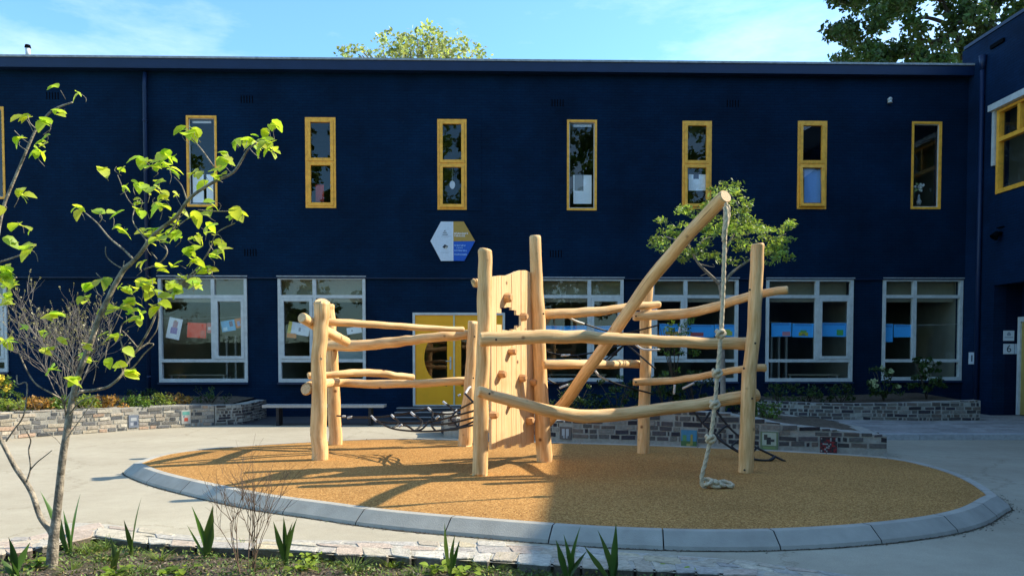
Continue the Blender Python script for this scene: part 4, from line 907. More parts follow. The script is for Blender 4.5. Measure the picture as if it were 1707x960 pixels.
# ------------------------------------------------------------------ stone walls of the planters
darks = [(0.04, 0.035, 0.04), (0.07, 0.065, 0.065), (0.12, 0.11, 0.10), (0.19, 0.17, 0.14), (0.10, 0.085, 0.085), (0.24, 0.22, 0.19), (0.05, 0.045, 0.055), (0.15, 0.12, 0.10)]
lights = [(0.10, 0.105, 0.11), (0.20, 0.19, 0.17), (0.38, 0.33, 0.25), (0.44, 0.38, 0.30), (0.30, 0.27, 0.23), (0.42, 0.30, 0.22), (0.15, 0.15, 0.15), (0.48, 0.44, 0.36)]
def stone_wall(name, path, heights, z0, pal, label, thick=0.28, mort=(0.36, 0.34, 0.30), course=0.062, tiles=(), lmin=0.09, lmax=0.30):
    pts = spline([(p[0], p[1], h) for p, h in zip(path, heights)], 10); t = thing(name, label, 'stone wall', (path[0][0], path[0][1], z0))
    cum_ = [0]
    for i in range(1, len(pts)): cum_.append(cum_[-1] + (Vector(pts[i][:2]) - Vector(pts[i-1][:2])).length)
    def at(s):
        s = max(0, min(cum_[-1]-1e-5, s)); i = 0
        while cum_[i+1] < s: i += 1
        f = (s-cum_[i])/(cum_[i+1]-cum_[i]); p = pts[i].lerp(pts[i+1], f); d = (pts[i+1]-pts[i]); d = Vector((d.x, d.y, 0)).normalized()
        return Vector((p.x, p.y, 0)), Vector((d.y, -d.x, 0)), p.z     # outward normal on the right of travel
    core = MB(); st = MB(); nseg = int(cum_[-1]/0.15)
    ps = []
    for k in range(nseg+1):
        p, nn, h = at(cum_[-1]*k/nseg); ps.append((p, nn, h + 0.012*noise.noise(Vector((k*0.9, 0, z0)))))
    k0 = len(core.v)
    for p, nn, h in ps: core.v += [(p.x, p.y, 0), (p.x, p.y, h), (p.x-nn.x*thick, p.y-nn.y*thick, h+0.01), (p.x-nn.x*thick, p.y-nn.y*thick, 0)]
    for k in range(nseg):
        for j in range(3): a = k0+k*4+j; core.face((a, a+4, a+5, a+1))
    core.face((k0, k0+1, k0+2, k0+3)); a = k0+nseg*4; core.face((a+3, a+2, a+1, a))
    core.build('mortar_core', M_mortar, t)
    tl = [(ts, tz, tw, th) for ts, tz, tw, th, *_ in tiles]
    hmax = max(heights); z = z0 + 0.008; ci = 0
    while z < hmax:
        hh = course*rnd(0.85, 1.2); s = rnd(0, 0.12)
        while s < cum_[-1] - 0.05:
            ln = rnd(lmin, lmax) if random.random() > 0.25 else rnd(0.05, 0.1)
            zj = z + rnd(-0.004, 0.004); h2 = hh*rnd(0.74, 0.9)
            hit = [(ts-tw/2-0.01, ts+tw/2+0.008) for ts, tz, tw, th in tl if zj+h2 > tz-0.005 and zj < tz+th+0.005]
            ins_ = [b_ for a_, b_ in hit if a_ <= s < b_]
            if ins_: s = ins_[0]; continue
            ahead = [a_ for a_, b_ in hit if s < a_ < s+ln]
            if ahead:
                ln = min(ahead)-s
                if ln < 0.03: s = min(ahead)+0.001; continue
            p, nn, h = at(s+ln/2)
            h2 = min(h2, h + 0.012 - zj)
            if h2 > 0.02 and random.random() > 0.04:
                p0, n0, _ = at(s+0.006); p1, n1, _ = at(s+ln-0.014); pr = rnd(0.006, 0.018); c = random.choice(pal); f = rnd(0.8, 1.2); c = tuple(x*f for x in c)
                e = 0.006; q = len(st.v)
                tiltz = rnd(-0.006, 0.006)
                for (pp, n_, dz) in ((p0, n0, -tiltz), (p1, n1, tiltz)):
                    st.v += [tuple(pp - n_*0.01 + Vector((0, 0, zj+dz))), tuple(pp - n_*0.01 + Vector((0, 0, zj+h2+dz)))]
                dd = (p1-p0).normalized()*e
                st.v += [tuple(p0+dd+n0*pr+Vector((0, 0, zj+e-tiltz))), tuple(p0+dd+n0*pr+Vector((0, 0, zj+h2-e-tiltz))), tuple(p1-dd+n1*pr+Vector((0, 0, zj+e+tiltz))), tuple(p1-dd+n1*pr+Vector((0, 0, zj+h2-e+tiltz)))]
                for f_ in ((4, 6, 7, 5), (0, 4, 5, 1), (6, 2, 3, 7), (1, 5, 7, 3), (0, 2, 6, 4)): st.face([q+i for i in f_], c=c)
            s += ln + 0.008
        z += hh
    st.build('stones', M_stone, t)
    for tt in tiles:
        ts, tz, tw, th, basec, mk, lab = tt
        p0, n0, _ = at(ts-tw/2); p1, n1, _ = at(ts+tw/2); dd = (p1-p0); nn = (n0+n1).normalized(); g = MB()
        def qd(a0, a1, b0, b1, off, c):
            A = p0+dd*a0+nn*off; B = p0+dd*a1+nn*off
            g.poly([(A.x, A.y, tz+th*b0), (B.x, B.y, tz+th*b0), (B.x, B.y, tz+th*b1), (A.x, A.y, tz+th*b1)], c=c)
        qd(0, 1, 0, 1, 0.022, basec)
        for A, B, z_0, z_1 in ((p0, p0, 0, 1), (p1, p1, 0, 1)): g.poly([(A.x, A.y, tz), ((A+nn*0.022).x, (A+nn*0.022).y, tz), ((A+nn*0.022).x, (A+nn*0.022).y, tz+th), (A.x, A.y, tz+th)], c=basec)
        g.poly([(p0.x, p0.y, tz+th), ((p0+nn*0.022).x, (p0+nn*0.022).y, tz+th), ((p1+nn*0.022).x, (p1+nn*0.022).y, tz+th), (p1.x, p1.y, tz+th)], c=basec)
        for k, (a0, a1, b0, b1, c) in enumerate(mk): qd(a0, a1, b0, b1, 0.0235+0.0006*k, c)
        o = g.build('mosaic_tile', M_col, t)
        if lab: o['label'] = lab
    return t, at, cum_[-1]
# middle planter (front wall curves behind the play surface, right end is a point)
mp_path = []; mp_h = []
for (u, vb, vt) in ((742, 729, 697), (800, 731, 698), (860, 735, 700), (935, 741, 702), (1020, 745, 697), (1100, 748, 690), (1180, 752, 688), (1250, 755, 697), (1300, 757.5, 707), (1400, 760, 718), (1478, 762, 727)):
    p = G(u, vb); mp_path.append((p.x, p.y)); mp_h.append(P(u, vt, p.y).z)
def s_at(path, u):
    best = None; tot_ = 0; out_ = 0; sp = spline([(a, b, 0) for a, b in path], 10); d0 = 1e9
    for i in range(1, len(sp)):
        tot_ += (sp[i]-sp[i-1]).length; uu = CX + sp[i].x/sp[i].y*F_PX
        if abs(uu-u) < d0: d0 = abs(uu-u); out_ = tot_
    return out_
mos = lambda n_, pal: [(x0, x0+rnd(0.07, 0.12), z0_, z0_+rnd(0.07, 0.12), random.choice(pal)) for x0 in [0.03+0.105*i for i in range(9)] for z0_ in [0.03+0.105*i for i in range(9)]]
tiles_m = [
 (s_at(mp_path, 947), 0.10, 0.22, 0.22, (0.12, 0.10, 0.09), [(0.2, 0.45, 0.3, 0.85, (0.42, 0.42, 0.42)), (0.55, 0.8, 0.3, 0.85, (0.42, 0.42, 0.42)), (0.3, 0.45, 0.1, 0.3, (0.36, 0.36, 0.36)), (0.55, 0.7, 0.1, 0.3, (0.36, 0.36, 0.36))], 'brown tile with a pale winged shape'),
 (s_at(mp_path, 1150), 0.06, 0.26, 0.28, (0.06, 0.22, 0.34), [(0.0, 1.0, 0.0, 0.35, (0.08, 0.16, 0.05)), (0.1, 0.35, 0.35, 0.7, (0.10, 0.26, 0.10)), (0.6, 0.75, 0.1, 0.75, (0.30, 0.26, 0.06)), (0.35, 0.6, 0.05, 0.2, (0.35, 0.32, 0.1))], 'blue and green painted landscape tile'),
 (s_at(mp_path, 1286), 0.07, 0.27, 0.29, (0.15, 0.20, 0.10), [(0.1, 0.9, 0.25, 0.95, (0.40, 0.44, 0.34)), (0.35, 0.6, 0.3, 0.7, (0.03, 0.03, 0.03)), (0.2, 0.4, 0.55, 0.85, (0.06, 0.06, 0.05)), (0.55, 0.8, 0.45, 0.6, (0.05, 0.05, 0.05)), (0.15, 0.85, 0.05, 0.18, (0.2, 0.28, 0.1))], 'greenish white tile with a black animal shape'),
 (s_at(mp_path, 1381), 0.03, 0.25, 0.27, (0.1, 0.03, 0.03), mos(6, [(0.30, 0.03, 0.03), (0.34, 0.34, 0.32), (0.02, 0.02, 0.02), (0.22, 0.02, 0.03), (0.04, 0.04, 0.05), (0.03, 0.03, 0.03)]), 'red, white and black mosaic tile')]
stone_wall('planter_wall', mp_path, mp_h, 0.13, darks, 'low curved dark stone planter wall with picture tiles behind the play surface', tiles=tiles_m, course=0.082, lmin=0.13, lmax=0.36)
pe = mp_path[-1]; 
rb_path = [(pe[0]+0.0, pe[1]+0.05), (pe[0]+0.18, pe[1]+1.2), (pe[0]+0.1, pe[1]+2.6), (pe[0]-0.3, pe[1]+3.9)]
# return wall going back from the pointed end, and soil inside
stone_wall('planter_wall', rb_path, [mp_h[-1]-0.01, mp_h[-1]+0.02, 0.36, 0.38], 0.0, darks, 'short side wall running back from the pointed right end of the tiled planter', thick=0.24)
g = MB(); poly = [(x, y+0.1) for x, y in mp_path] ; back_ = [(rb_path[3][0]-0.1, rb_path[3][1]), (3.6, 16.6), (1.5, 16.6), (-0.9, 16.2), (-1.5, 15.6)]
front = list(zip(poly, mp_h)); n_f = len(front); mid = []
B2 = [(-1.5, 15.9), (-0.9, 16.2), (-0.2, 16.4), (0.6, 16.5), (1.5, 16.6), (2.5, 16.6), (3.5, 16.5), (4.2, 16.4), (4.8, 16.2), (5.5, 16.0), (5.9, 15.9)]
for i, ((p, h), q) in enumerate(zip(front, B2)):
    for j in range(9):
        f = j/8; x = p[0]*(1-f)+q[0]*f; y = p[1]*(1-f)+q[1]*f; hump = 0.16*math.sin(math.pi*f)
        g.v.append((x, y, (h-0.05)*(1-f) + 0.35*f + hump*0.4 + 0.02*noise.noise(Vector((x*3, y*3, 0)))))
for i in range(n_f-1):
    for j in range(8): a = i*9+j; g.face((a, a+9, a+10, a+1), smooth=True)
o = g.build('planter_soil', M_soil); struct(o)
# back return of the middle planter
stone_wall('planter_wall', [(-1.45, 15.9), (-1.32, 15.2), (mp_path[0][0]-0.03, mp_path[0][1]+0.03)], [0.42, 0.42, 0.42], 0.0, darks, 'short dark stone return at the left end of the tiled planter behind the net', thick=0.25)
# rear right planter along the facade
rp = []; rh = []
for (u, vb, vt) in ((1262, 693, 668), (1300, 696, 670), (1380, 699, 673), (1460, 700, 673), (1540, 701, 671), (1634, 701, 668)):
    p = G(u, vb, PZ); rp.append((p.x, p.y)); rh.append(P(u, vt, p.y).z)
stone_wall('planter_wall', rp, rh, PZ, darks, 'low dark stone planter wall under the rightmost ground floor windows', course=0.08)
g = MB(); k = len(rp)
for (p, h) in zip(rp, rh): g.v += [(p[0], p[1]+0.2, h-0.04), (p[0], 20.3, h+0.05)]
for i in range(k-1): g.face((2*i, 2*i+2, 2*i+3, 2*i+1))
struct(g.build('planter_soil', M_soil))
# left planter
lp = []; lh = []
for (u, vb, vt) in ((-330, 760, 705), (-150, 746, 697), (0, 733, 689), (60, 728, 685), (120, 724, 683), (180, 720, 681), (250, 715, 678), (310, 711.5, 675), (357, 709, 676)):
    p = G(u, vb); lp.append((p.x, p.y)); lh.append(P(u, vt, p.y).z)
e = Vector((lp[-1][0], lp[-1][1]))
tiles_l = [(s_at(lp, 224), 0.06, 0.20, 0.26, (0.14, 0.17, 0.22), [(0.2, 0.8, 0.55, 0.8, (0.35, 0.38, 0.4)), (0.15, 0.45, 0.15, 0.4, (0.3, 0.33, 0.38)), (0.55, 0.85, 0.2, 0.45, (0.05, 0.07, 0.12))], 'slate blue tile with pale shapes'),
 (s_at(lp, 307), 0.07, 0.19, 0.30, (0.42, 0.42, 0.38), [(0.1, 0.9, 0.65, 0.9, (0.12, 0.35, 0.30)), (0.3, 0.7, 0.2, 0.45, (0.5, 0.08, 0.05)), (0.2, 0.35, 0.5, 0.6, (0.1, 0.2, 0.3))], 'white tile with a teal top and red dot')]
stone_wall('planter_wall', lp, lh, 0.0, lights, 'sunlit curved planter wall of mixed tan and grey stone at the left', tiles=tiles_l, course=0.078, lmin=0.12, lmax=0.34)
stone_wall('planter_wall', [(e.x+0.01, e.y+0.02), (e.x+0.27, e.y+0.2), (e.x+0.52, e.y+0.5), (e.x+0.48, e.y+2.2)], [lh[-1]]*3+[lh[-1]], 0.0, darks, 'shaded end of the left planter wall turning back to the bench', thick=0.25)  # same wall as the sunlit part; its shade is put into darker stone colours
g = MB(); k = len(lp)
for (p, h) in zip(lp, lh): g.v += [(p[0], p[1]+0.2, h-0.05), (p[0]*0.985, 20.0, h+0.05)]
for i in range(k-1): g.face((2*i, 2*i+2, 2*i+3, 2*i+1))
struct(g.build('planter_soil', M_soil))

# ------------------------------------------------------------------ climbing frame
def lognoise(seed, amp=0.05):
    def f(th, ln, p):
        return 1 + amp*noise.noise(Vector((math.cos(th)*0.9+seed, math.sin(th)*0.9, ln*2.2))) + amp*0.5*noise.noise(Vector((math.cos(th)*2+seed, math.sin(th)*2, ln*7+5)))
    return f
frame = thing('playground_climber', 'large playground climber of peeled logs with plank wall on the orange rubber surface', 'playground climber', (0.3, 10.5, ZR))
logs_n = [0]
def log(name, pts, ws, parent=frame, amp=0.10, ch=0.018, sub=10):
    """pts: (u, v, Y); ws: width in px of the picture at each point"""
    logs_n[0] += 1; W_ = []
    for (u, v, Y), w_ in zip(pts, ws): p = P(u, v, Y); W_.append((p.x, p.y, p.z, w_*0.94/2/F_PX*Y))
    sp = []
    n_ = len(W_)
    for i in range(n_-1):
        p0, p1, p2, p3 = [Vector(W_[max(0, min(n_-1, k))]) for k in (i-1, i, i+1, i+2)]
        for k in range(sub):
            t = k/sub; sp.append(0.5*((2*p1) + (p2-p0)*t + (2*p0-5*p1+4*p2-p3)*t*t + (3*p1-p0-3*p2+p3)*t*t*t))
    sp.append(Vector(W_[-1]))
    sp3 = [Vector(s_[:3]) for s_ in sp]; rr = [s_[3] for s_ in sp]
    wob = logs_n[0]*3.7
    for i in range(1, len(sp3)-1):
        sp3[i] = sp3[i] + Vector((noise.noise(Vector((i*0.21, wob, 0))), noise.noise(Vector((i*0.21, wob, 9))), noise.noise(Vector((i*0.21, wob, 5))))) * rr[i]*0.17
    d0 = (sp3[0]-sp3[1]).normalized(); d1 = (sp3[-1]-sp3[-2]).normalized()
    P_ = [sp3[0]+d0*0.0, sp3[0]-d0*ch] + sp3[1:-1] + [sp3[-1]-d1*ch, sp3[-1]]
    R_ = [rr[0]*0.86, rr[0]] + rr[1:-1] + [rr[-1], rr[-1]*0.86]
    g = MB(); g.tube(P_, R_, 26, m=0, mcap=1, fn=lognoise(wob, amp)); return g.build(name, [M_wood, M_end], parent), sp3
def gY(u, v): return G(u, v, ZR).y
YA, YB_, YC, YD, YE, YF, YG = gY(533, 766), gY(558, 740), gY(777, 743), gY(800, 792), gY(907, 769), gY(1073, 755), gY(1243, 787)
log('post', [(533, 769, YA), (532, 700, YA), (531, 600, YA), (535, 540, YA), (537, 505, YA)], [29, 28, 26, 27, 29], amp=0.1)
log('post', [(559, 743, YB_), (557, 690, YB_), (553, 600, YB_), (550, 540, YB_), (547, 509, YB_)], [25, 23, 21, 21, 21], amp=0.1)
log('post', [(775, 746, YC), (779, 690, YC), (783, 640, YC), (787, 580, YC), (789, 535, YC)], [26, 24, 20, 19, 18], amp=0.08)
log('post', [(800, 796, YD), (801, 720, YD), (803, 640, YD), (807, 560, YD), (808, 480, YD), (809, 416, YD)], [27, 27, 26, 24, 25, 25], amp=0.08)
log('post', [(908, 772, YE), (905, 700, YE), (900, 600, YE), (896, 500, YE), (892, 393, YE)], [28, 27, 24, 23, 20], amp=0.08)
log('post', [(1072, 758, YF), (1074, 680, YF), (1076, 600, YF), (1077, 520, YF), (1079, 472, YF)], [22, 21, 20, 21, 21], amp=0.07)
log('post', [(1242, 790, YG), (1246, 700, YG), (1249, 630, YG), (1256, 560, YG), (1260, 480, YG), (1263, 406, YG)], [26, 26, 25, 24, 23, 22], amp=0.08)
YT = 8.45
log('slanted_pole', [(902, 716, YE+0.15), (945, 665, YE-0.15), (1000, 588, YE-0.65), (1080, 472, 9.5), (1150, 388, 8.95), (1210, 327, YT)], [21, 21, 21, 22, 23, 25], amp=0.07)
# rails
log('rail', [(796, 652, YD-0.22), (860, 670, YD-0.1), (930, 688, YD+0.05), (1000, 693, YD+0.15), (1080, 684, YD+0.2), (1160, 674, YD+0.28), (1262, 658, YG+0.2)], [19, 20, 22, 24, 23, 22, 24])
log('rail', [(799, 566, YD-0.25), (860, 563, YD-0.2), (930, 561, YD-0.05), (1000, 563, YD+0.1), (1100, 568, YD+0.2), (1180, 572, YD+0.25), (1245, 573, YG+0.2)], [25, 25, 24, 22, 20, 20, 22])
log('rail', [(540, 575, YB_-0.05), (600, 576, YB_-0.1), (660, 570, YB_-0.2), (700, 565, YC-0.1), (745, 560, YC-0.1), (795, 557, YC+0.2)], [19, 20, 18, 17, 17, 18])
log('rail', [(520, 535, YA+0.25), (560, 537, YA+0.35), (620, 541, YA+0.6), (700, 546, YC-0.6), (773, 549, YC-0.25)], [12, 13, 13, 11, 9])
log('rail', [(503, 529, YA-0.25), (530, 545, YA+0.25), (577, 570, YB_-0.30)], [19, 18, 17])
log('rail', [(513, 627, YA+0.15), (560, 624, YA+0.3), (590, 621, YA+0.5), (630, 622, YA+0.7), (660, 626, YC-0.8), (689, 628, YC-0.6)], [12, 12, 14, 13, 12, 11])
log('rail', [(509, 648, YA-0.05), (525, 642, YA+0.4), (560, 638, YB_-0.25), (620, 640, YB_-0.2), (700, 638, YC-0.1), (796, 633, YC+0.2)], [21, 19, 15, 15, 14, 14])
log('rail', [(900, 524, YE+0.1), (950, 522, YE+0.2), (1000, 519, YE+0.3), (1050, 511, YE+0.5), (1099, 508, YF-0.15)], [17, 17, 16, 14, 13])
log('rail', [(905, 608, YE-0.2), (960, 607, YE), (1010, 607, YE+0.4), (1070, 607, YF+0.2)], [15, 16, 15, 14])
log('rail', [(1056, 527, YF-0.25), (1110, 524, YF-0.3), (1160, 520, YF-0.6), (1210, 506, YG+0.6), (1262, 491, YG+0.25), (1314, 483, YG+0.1)], [16, 18, 17, 16, 15, 14])
log('rail', [(1055, 637, YF-0.25), (1110, 635, YF-0.3), (1160, 629, YF-0.6), (1200, 621, YG+0.6), (1245, 614, YG+0.25), (1277, 613, YG+0.2)], [13, 13, 12, 12, 12, 14])
log('rail', [(789, 472, YD+0.12), (800, 472, YD+0.2), (815, 471, YD+0.3)], [15, 15, 14])
# bolts
def bolt(u, v, Y, r=0.013, mat=M_bolt):
    p = P(u, v, Y); g = MB(); d = (CAM-p).normalized(); g.tube([p, p+d*0.012], r, 10); g.build('bolt', mat, frame)
for (u, v, Y) in ((535, 598, YA-0.135),): bolt(u, v, Y, 0.018, M_end)
for (u, v, Y) in ((906, 523, YE-0.105), (1259, 572, YG-0.085), (1254, 664, YG-0.10), (1241, 783, YG-0.09), (1250, 483, YG-0.09), (827, 566, YD-0.35), (816, 656, YD-0.29), (789, 630, YC-0.10), (791, 561, YC-0.09), (1060, 527, YF-0.33), (1060, 637, YF-0.32), (1240, 614, YG-0.07)): bolt(u, v, Y)

# plank wall
pA = P(819, 600, YD+0.32); pB = P(891, 600, YE+0.05); A = Vector((pA.x, pA.y, 0)); B = Vector((pB.x, pB.y, 0))
dv = (B-A); Lw = dv.length; dv = dv.normalized(); nrm = Vector((dv.y, -dv.x, 0))
def onpan(u, v):
    d = ray(u, v); t = (A-CAM).dot(nrm)/d.dot(nrm); p = CAM+d*t; return (p-A).dot(dv), p.z
g = MB(); NP = 9; hx0, hz0 = onpan(830, 552)[0], onpan(846, 553)[1]; hx1, hz1 = onpan(865, 515)[0], onpan(846, 511)[1]
tops = [462, 460, 459, 459, 456, 452, 450, 450, 453]
for i in range(NP):
    s0 = Lw*i/NP+0.004; s1 = Lw*(i+1)/NP-0.004; sm_ = (s0+s1)/2
    uu = 820 + 68*(i+0.5)/NP; zt = onpan(uu, tops[i])[1]; zb = onpan(uu, 748 - (i % 3)*3 - 4*(i/NP))[1]
    segs = [(zb, zt)]; zt2 = onpan(820 + 68*(i+1)/NP, tops[min(i+1, NP-1)])[1]; zt1 = onpan(820 + 68*i/NP, tops[i])[1]
    if hx0 < sm_ < hx1:
        m_c = (hx0+hx1)/2; f = math.sqrt(max(0.12, 1 - (abs(sm_-m_c)/((hx1-hx0)/2))**2)); zc_ = (hz0+hz1)/2; hh = (hz1-hz0)/2*f
        segs = [(zb, zc_-hh+rnd(-0.02, 0.02)), (zc_+hh+rnd(-0.02, 0.02), zt)]
    for z0, z1 in segs:
        off = rnd(-0.004, 0.004)
        q = [A+dv*s0+nrm*off, A+dv*s1+nrm*off, A+dv*s1-nrm*0.035, A+dv*s0-nrm*0.035]; k = len(g.v)
        zz1 = [zt1, zt2, zt2, zt1] if z1 == zt else [z1]*4
        g.v += [(p.x, p.y, z0) for p in q] + [(p.x, p.y, z_1) for p, z_1 in zip(q, zz1)]
        uo = i*1.37
        for f_ in ((0, 3, 2, 1), (4, 5, 6, 7), (0, 1, 5, 4), (1, 2, 6, 5), (2, 3, 7, 6), (3, 0, 4, 7)):
            uv = [(uo + (0 if (j_ % 4) in (0, 3) else 0.8), (0 if j_ < 4 else z1-z0)) for j_ in f_]
            g.face([k+j_ for j_ in f_], uv=uv)
panel = g.build('plank_wall', M_plank, frame)
g = MB()
for z in (0.62, 1.5, 2.45):
    q = [A+dv*0.0-nrm*0.037, A+dv*Lw-nrm*0.037, A+dv*Lw-nrm*0.09, A-nrm*0.09]; k = len(g.v)
    g.v += [(p.x, p.y, z) for p in q] + [(p.x, p.y, z+0.1) for p in q]
    for f_ in ((0, 3, 2, 1), (4, 5, 6, 7), (0, 1, 5, 4), (1, 2, 6, 5), (2, 3, 7, 6), (3, 0, 4, 7)): g.face([k+j_ for j_ in f_])
g.build('batten', M_plank, panel, local=False)
for (u, v, sc_, rt) in ((842, 497, 1.25, 0.5), (869, 528, 1.1, 0), (850, 586, 1.1, -0.2), (833, 624, 1.1, 0.1), (867, 630, 1.0, 0), (885, 637, 1.0, 0.1), (850, 674, 0.8, 0), (819, 691, 1.2, 0), (879, 700, 1.2, -0.1)):
    s_, z_ = onpan(u, v); c = A+dv*s_+Vector((0, 0, z_)); g = MB(); r = 0.05*sc_
    rim = [(math.cos(k*math.pi/3.5+rt)*r*rnd(0.75, 1.1), math.sin(k*math.pi/3.5+rt)*r*rnd(0.8, 1.15)) for k in range(7)]
    k = len(g.v)
    for (of, sc2, dz) in ((0.006, 1, 0), (0.075, 0.9, 0.0), (0.095, 0.62, 0.005)):
        g.v += [tuple(c+nrm*of+dv*(x*sc2)+Vector((0, 0, z*sc2+dz))) for x, z in rim]
    for lv in (0, 7):
        for j in range(7): j2 = (j+1) % 7; g.face((k+lv+j, k+lv+j2, k+lv+7+j2, k+lv+7+j))
    g.face([k+14+j for j in range(7)]); g.build('climbing_hold', M_hold, panel, local=False)

# nets and cables
def ropes(name, lst, r, mat, parent=frame, label=None, sleeves=()):
    g = MB()
    for ln in lst: g.tube(spline([P(*q) for q in ln], 5), r, 7)
    for ln in sleeves: g.tube(spline([P(*q) for q in ln], 4), r*1.3, 8, m=1)
    o = g.build(name, [mat, M_ferr], parent)
    if label: o['label'] = label
    return o
c6 = lambda x, y, Y: (560 + x/5.333, 600 + y/5.333, Y)
L1 = [
 [c6(10, 495, 12.3), c6(150, 505, 12.0), c6(330, 508, 11.7), c6(500, 490, 11.5), c6(660, 465, 11.4), c6(820, 425, 11.5)],
 [c6(150, 505, 12.0), c6(330, 512, 11.6), c6(400, 560, 11.3), c6(510, 610, 11.0), c6(700, 632, 10.6), c6(880, 630, 10.2), c6(1050, 612, 9.9), c6(1225, 575, 9.6)],
 [c6(370, 545, 11.4), c6(560, 558, 11.2), c6(770, 555, 11.0), c6(850, 545, 10.8), c6(1000, 512, 10.5), c6(1225, 450, 9.7)],
 [c6(860, 470, 11.4), c6(1020, 478, 11.0), c6(1110, 430, 10.5), c6(1225, 370, 9.8)],
 [c6(850, 575, 10.7), c6(1020, 560, 10.3), c6(1225, 510, 9.7)],
 [c6(880, 630, 10.2), c6(1080, 600, 9.9), c6(1225, 545, 9.6)],
 [c6(320, 500, 11.7), c6(370, 545, 11.4)],
 [c6(500, 490, 11.5), c6(560, 558, 11.2), c6(500, 605, 11.0)],
 [c6(670, 465, 11.4), c6(770, 552, 11.0), c6(700, 630, 10.6)],
 [c6(560, 558, 11.2), c6(640, 590, 10.9), c6(700, 630, 10.6)],
 [c6(820, 425, 11.5), c6(860, 470, 11.3), c6(850, 575, 10.7), c6(890, 630, 10.2)],
 [c6(960, 370, 11.2), c6(1020, 420, 11.0), c6(1060, 470, 10.7), c6(1020, 520, 10.6), c6(1085, 595, 9.9)],
 [c6(1080, 440, 10.7), c6(1020, 515, 10.5)],
 [c6(1150, 300, 10.6), c6(1225, 378, 9.8)],
 [c6(830, 540, 10.9), c6(770, 610, 10.6), c6(700, 630, 10.6)]]
SL = [[c6(55, 500, 12.1), c6(85, 500, 12.1)], [c6(105, 512, 12.05), c6(145, 505, 12.0)], [c6(315, 498, 11.7), c6(360, 540, 11.42)], [c6(495, 488, 11.48), c6(520, 515, 11.4)], [c6(668, 465, 11.38), c6(700, 495, 11.25)], [c6(820, 425, 11.45), c6(845, 450, 11.35)], [c6(890, 520, 10.85), c6(912, 497, 10.8)], [c6(1040, 495, 10.6), c6(1075, 445, 10.68)], [c6(955, 370, 11.2), c6(985, 395, 11.1)], [c6(560, 590, 11.0), c6(590, 575, 11.0)], [c6(1150, 300, 10.6), c6(1180, 250, 11.2), c6(1195, 240, 11.6)], [c6(1085, 318, 10.9), c6(1110, 308, 10.9)]]
ropes('rope_net', L1, 0.0135, M_black, sleeves=SL, label='black hammock net slung between the left and middle posts')
c2 = lambda x, y, Y: (880 + x/3.88, 640 + y/3.88, Y)
L2 = [
 [c2(1070, 170, 11.2), c2(1130, 250, 11.1), c2(1180, 295, 11.0), c2(1240, 350, 10.9), c2(1290, 395, 10.8), c2(1350, 432, 10.75), c2(1450, 482, 10.6), c2(1560, 493, 10.55), c2(1600, 470, 10.6)],
 [c2(1215, 170, 11.2), c2(1290, 265, 11.1), c2(1350, 325, 11.0), c2(1450, 395, 10.8), c2(1560, 450, 10.7), c2(1665, 500, 10.55)],
 [c2(1180, 180, 11.2), c2(1130, 250, 11.1)], [c2(1290, 265, 11.1), c2(1240, 305, 11.0), c2(1225, 345, 10.9), c2(1290, 395, 10.8)],
 [c2(1360, 365, 10.9), c2(1320, 400, 10.8), c2(1355, 432, 10.75)], [c2(1490, 405, 10.8), c2(1455, 440, 10.7), c2(1460, 482, 10.6)], [c2(1600, 465, 10.65), c2(1560, 493, 10.55)]]
ropes('rope_net', L2, 0.016, M_black, label='thick black rope net running down to the ground beside the rightmost post')
c7 = lambda x, y, Y: (880 + x/3.43, 440 + y/3.43, Y)
L3 = [[c7(320, 342, 11.0), c7(450, 382, 11.2), c7(560, 395, 11.3)], [c7(560, 395, 11.3), c7(650, 375, 11.2), c7(750, 348, 11.0)], [c7(80, 490, 10.9), c7(130, 508, 10.9), c7(200, 522, 11.0), c7(280, 522, 11.1), c7(400, 500, 11.3), c7(560, 455, 11.4)],
 [c7(430, 555, 11.2), c7(560, 455, 11.4)], [c7(445, 660, 11.2), c7(520, 688, 11.2), c7(600, 712, 11.2), c7(715, 742, 11.3)], [c7(90, 640, 10.9), c7(160, 682, 11.0), c7(260, 662, 11.1), c7(400, 600, 11.2), c7(560, 455, 11.4)], [c7(180, 700, 11.0), c7(260, 662, 11.1)], [c7(280, 522, 11.1), c7(330, 600, 11.1), c7(260, 662, 11.1)], [c7(760, 490, 11.2), c7(640, 480, 11.3), c7(560, 455, 11.4)], [c7(730, 600, 10.9), c7(560, 455, 11.4)]]
SL3 = [[c7(222, 298, 10.8), c7(270, 325, 10.9), c7(320, 342, 11.0)], [c7(612, 455, 11.2), c7(660, 488, 11.15), c7(752, 490, 11.1)], [c7(385, 610, 11.1), c7(410, 640, 11.1), c7(460, 665, 11.2)], [c7(840, 690, 10.8), c7(835, 745, 10.8)], [c7(885, 712, 10.8), c7(950, 680, 10.7)], [c7(870, 360, 10.8), c7(865, 395, 10.8)], [c7(215, 522, 11.0), c7(235, 521, 11.03)], [c7(180, 708, 11.0), c7(230, 690, 11.0)], [c7(190, 523, 10.98), c7(240, 521, 11.05)]]
for ln_ in SL3: 
    g = MB(); g.tube(spline([P(*q) for q in ln_], 4), 0.016, 8); g.build('rope_sleeve', M_ferr, frame)
ropes('rope_net', L3, 0.012, M_black, label='loose black ropes with pale sleeves between the tall post and the rear post')

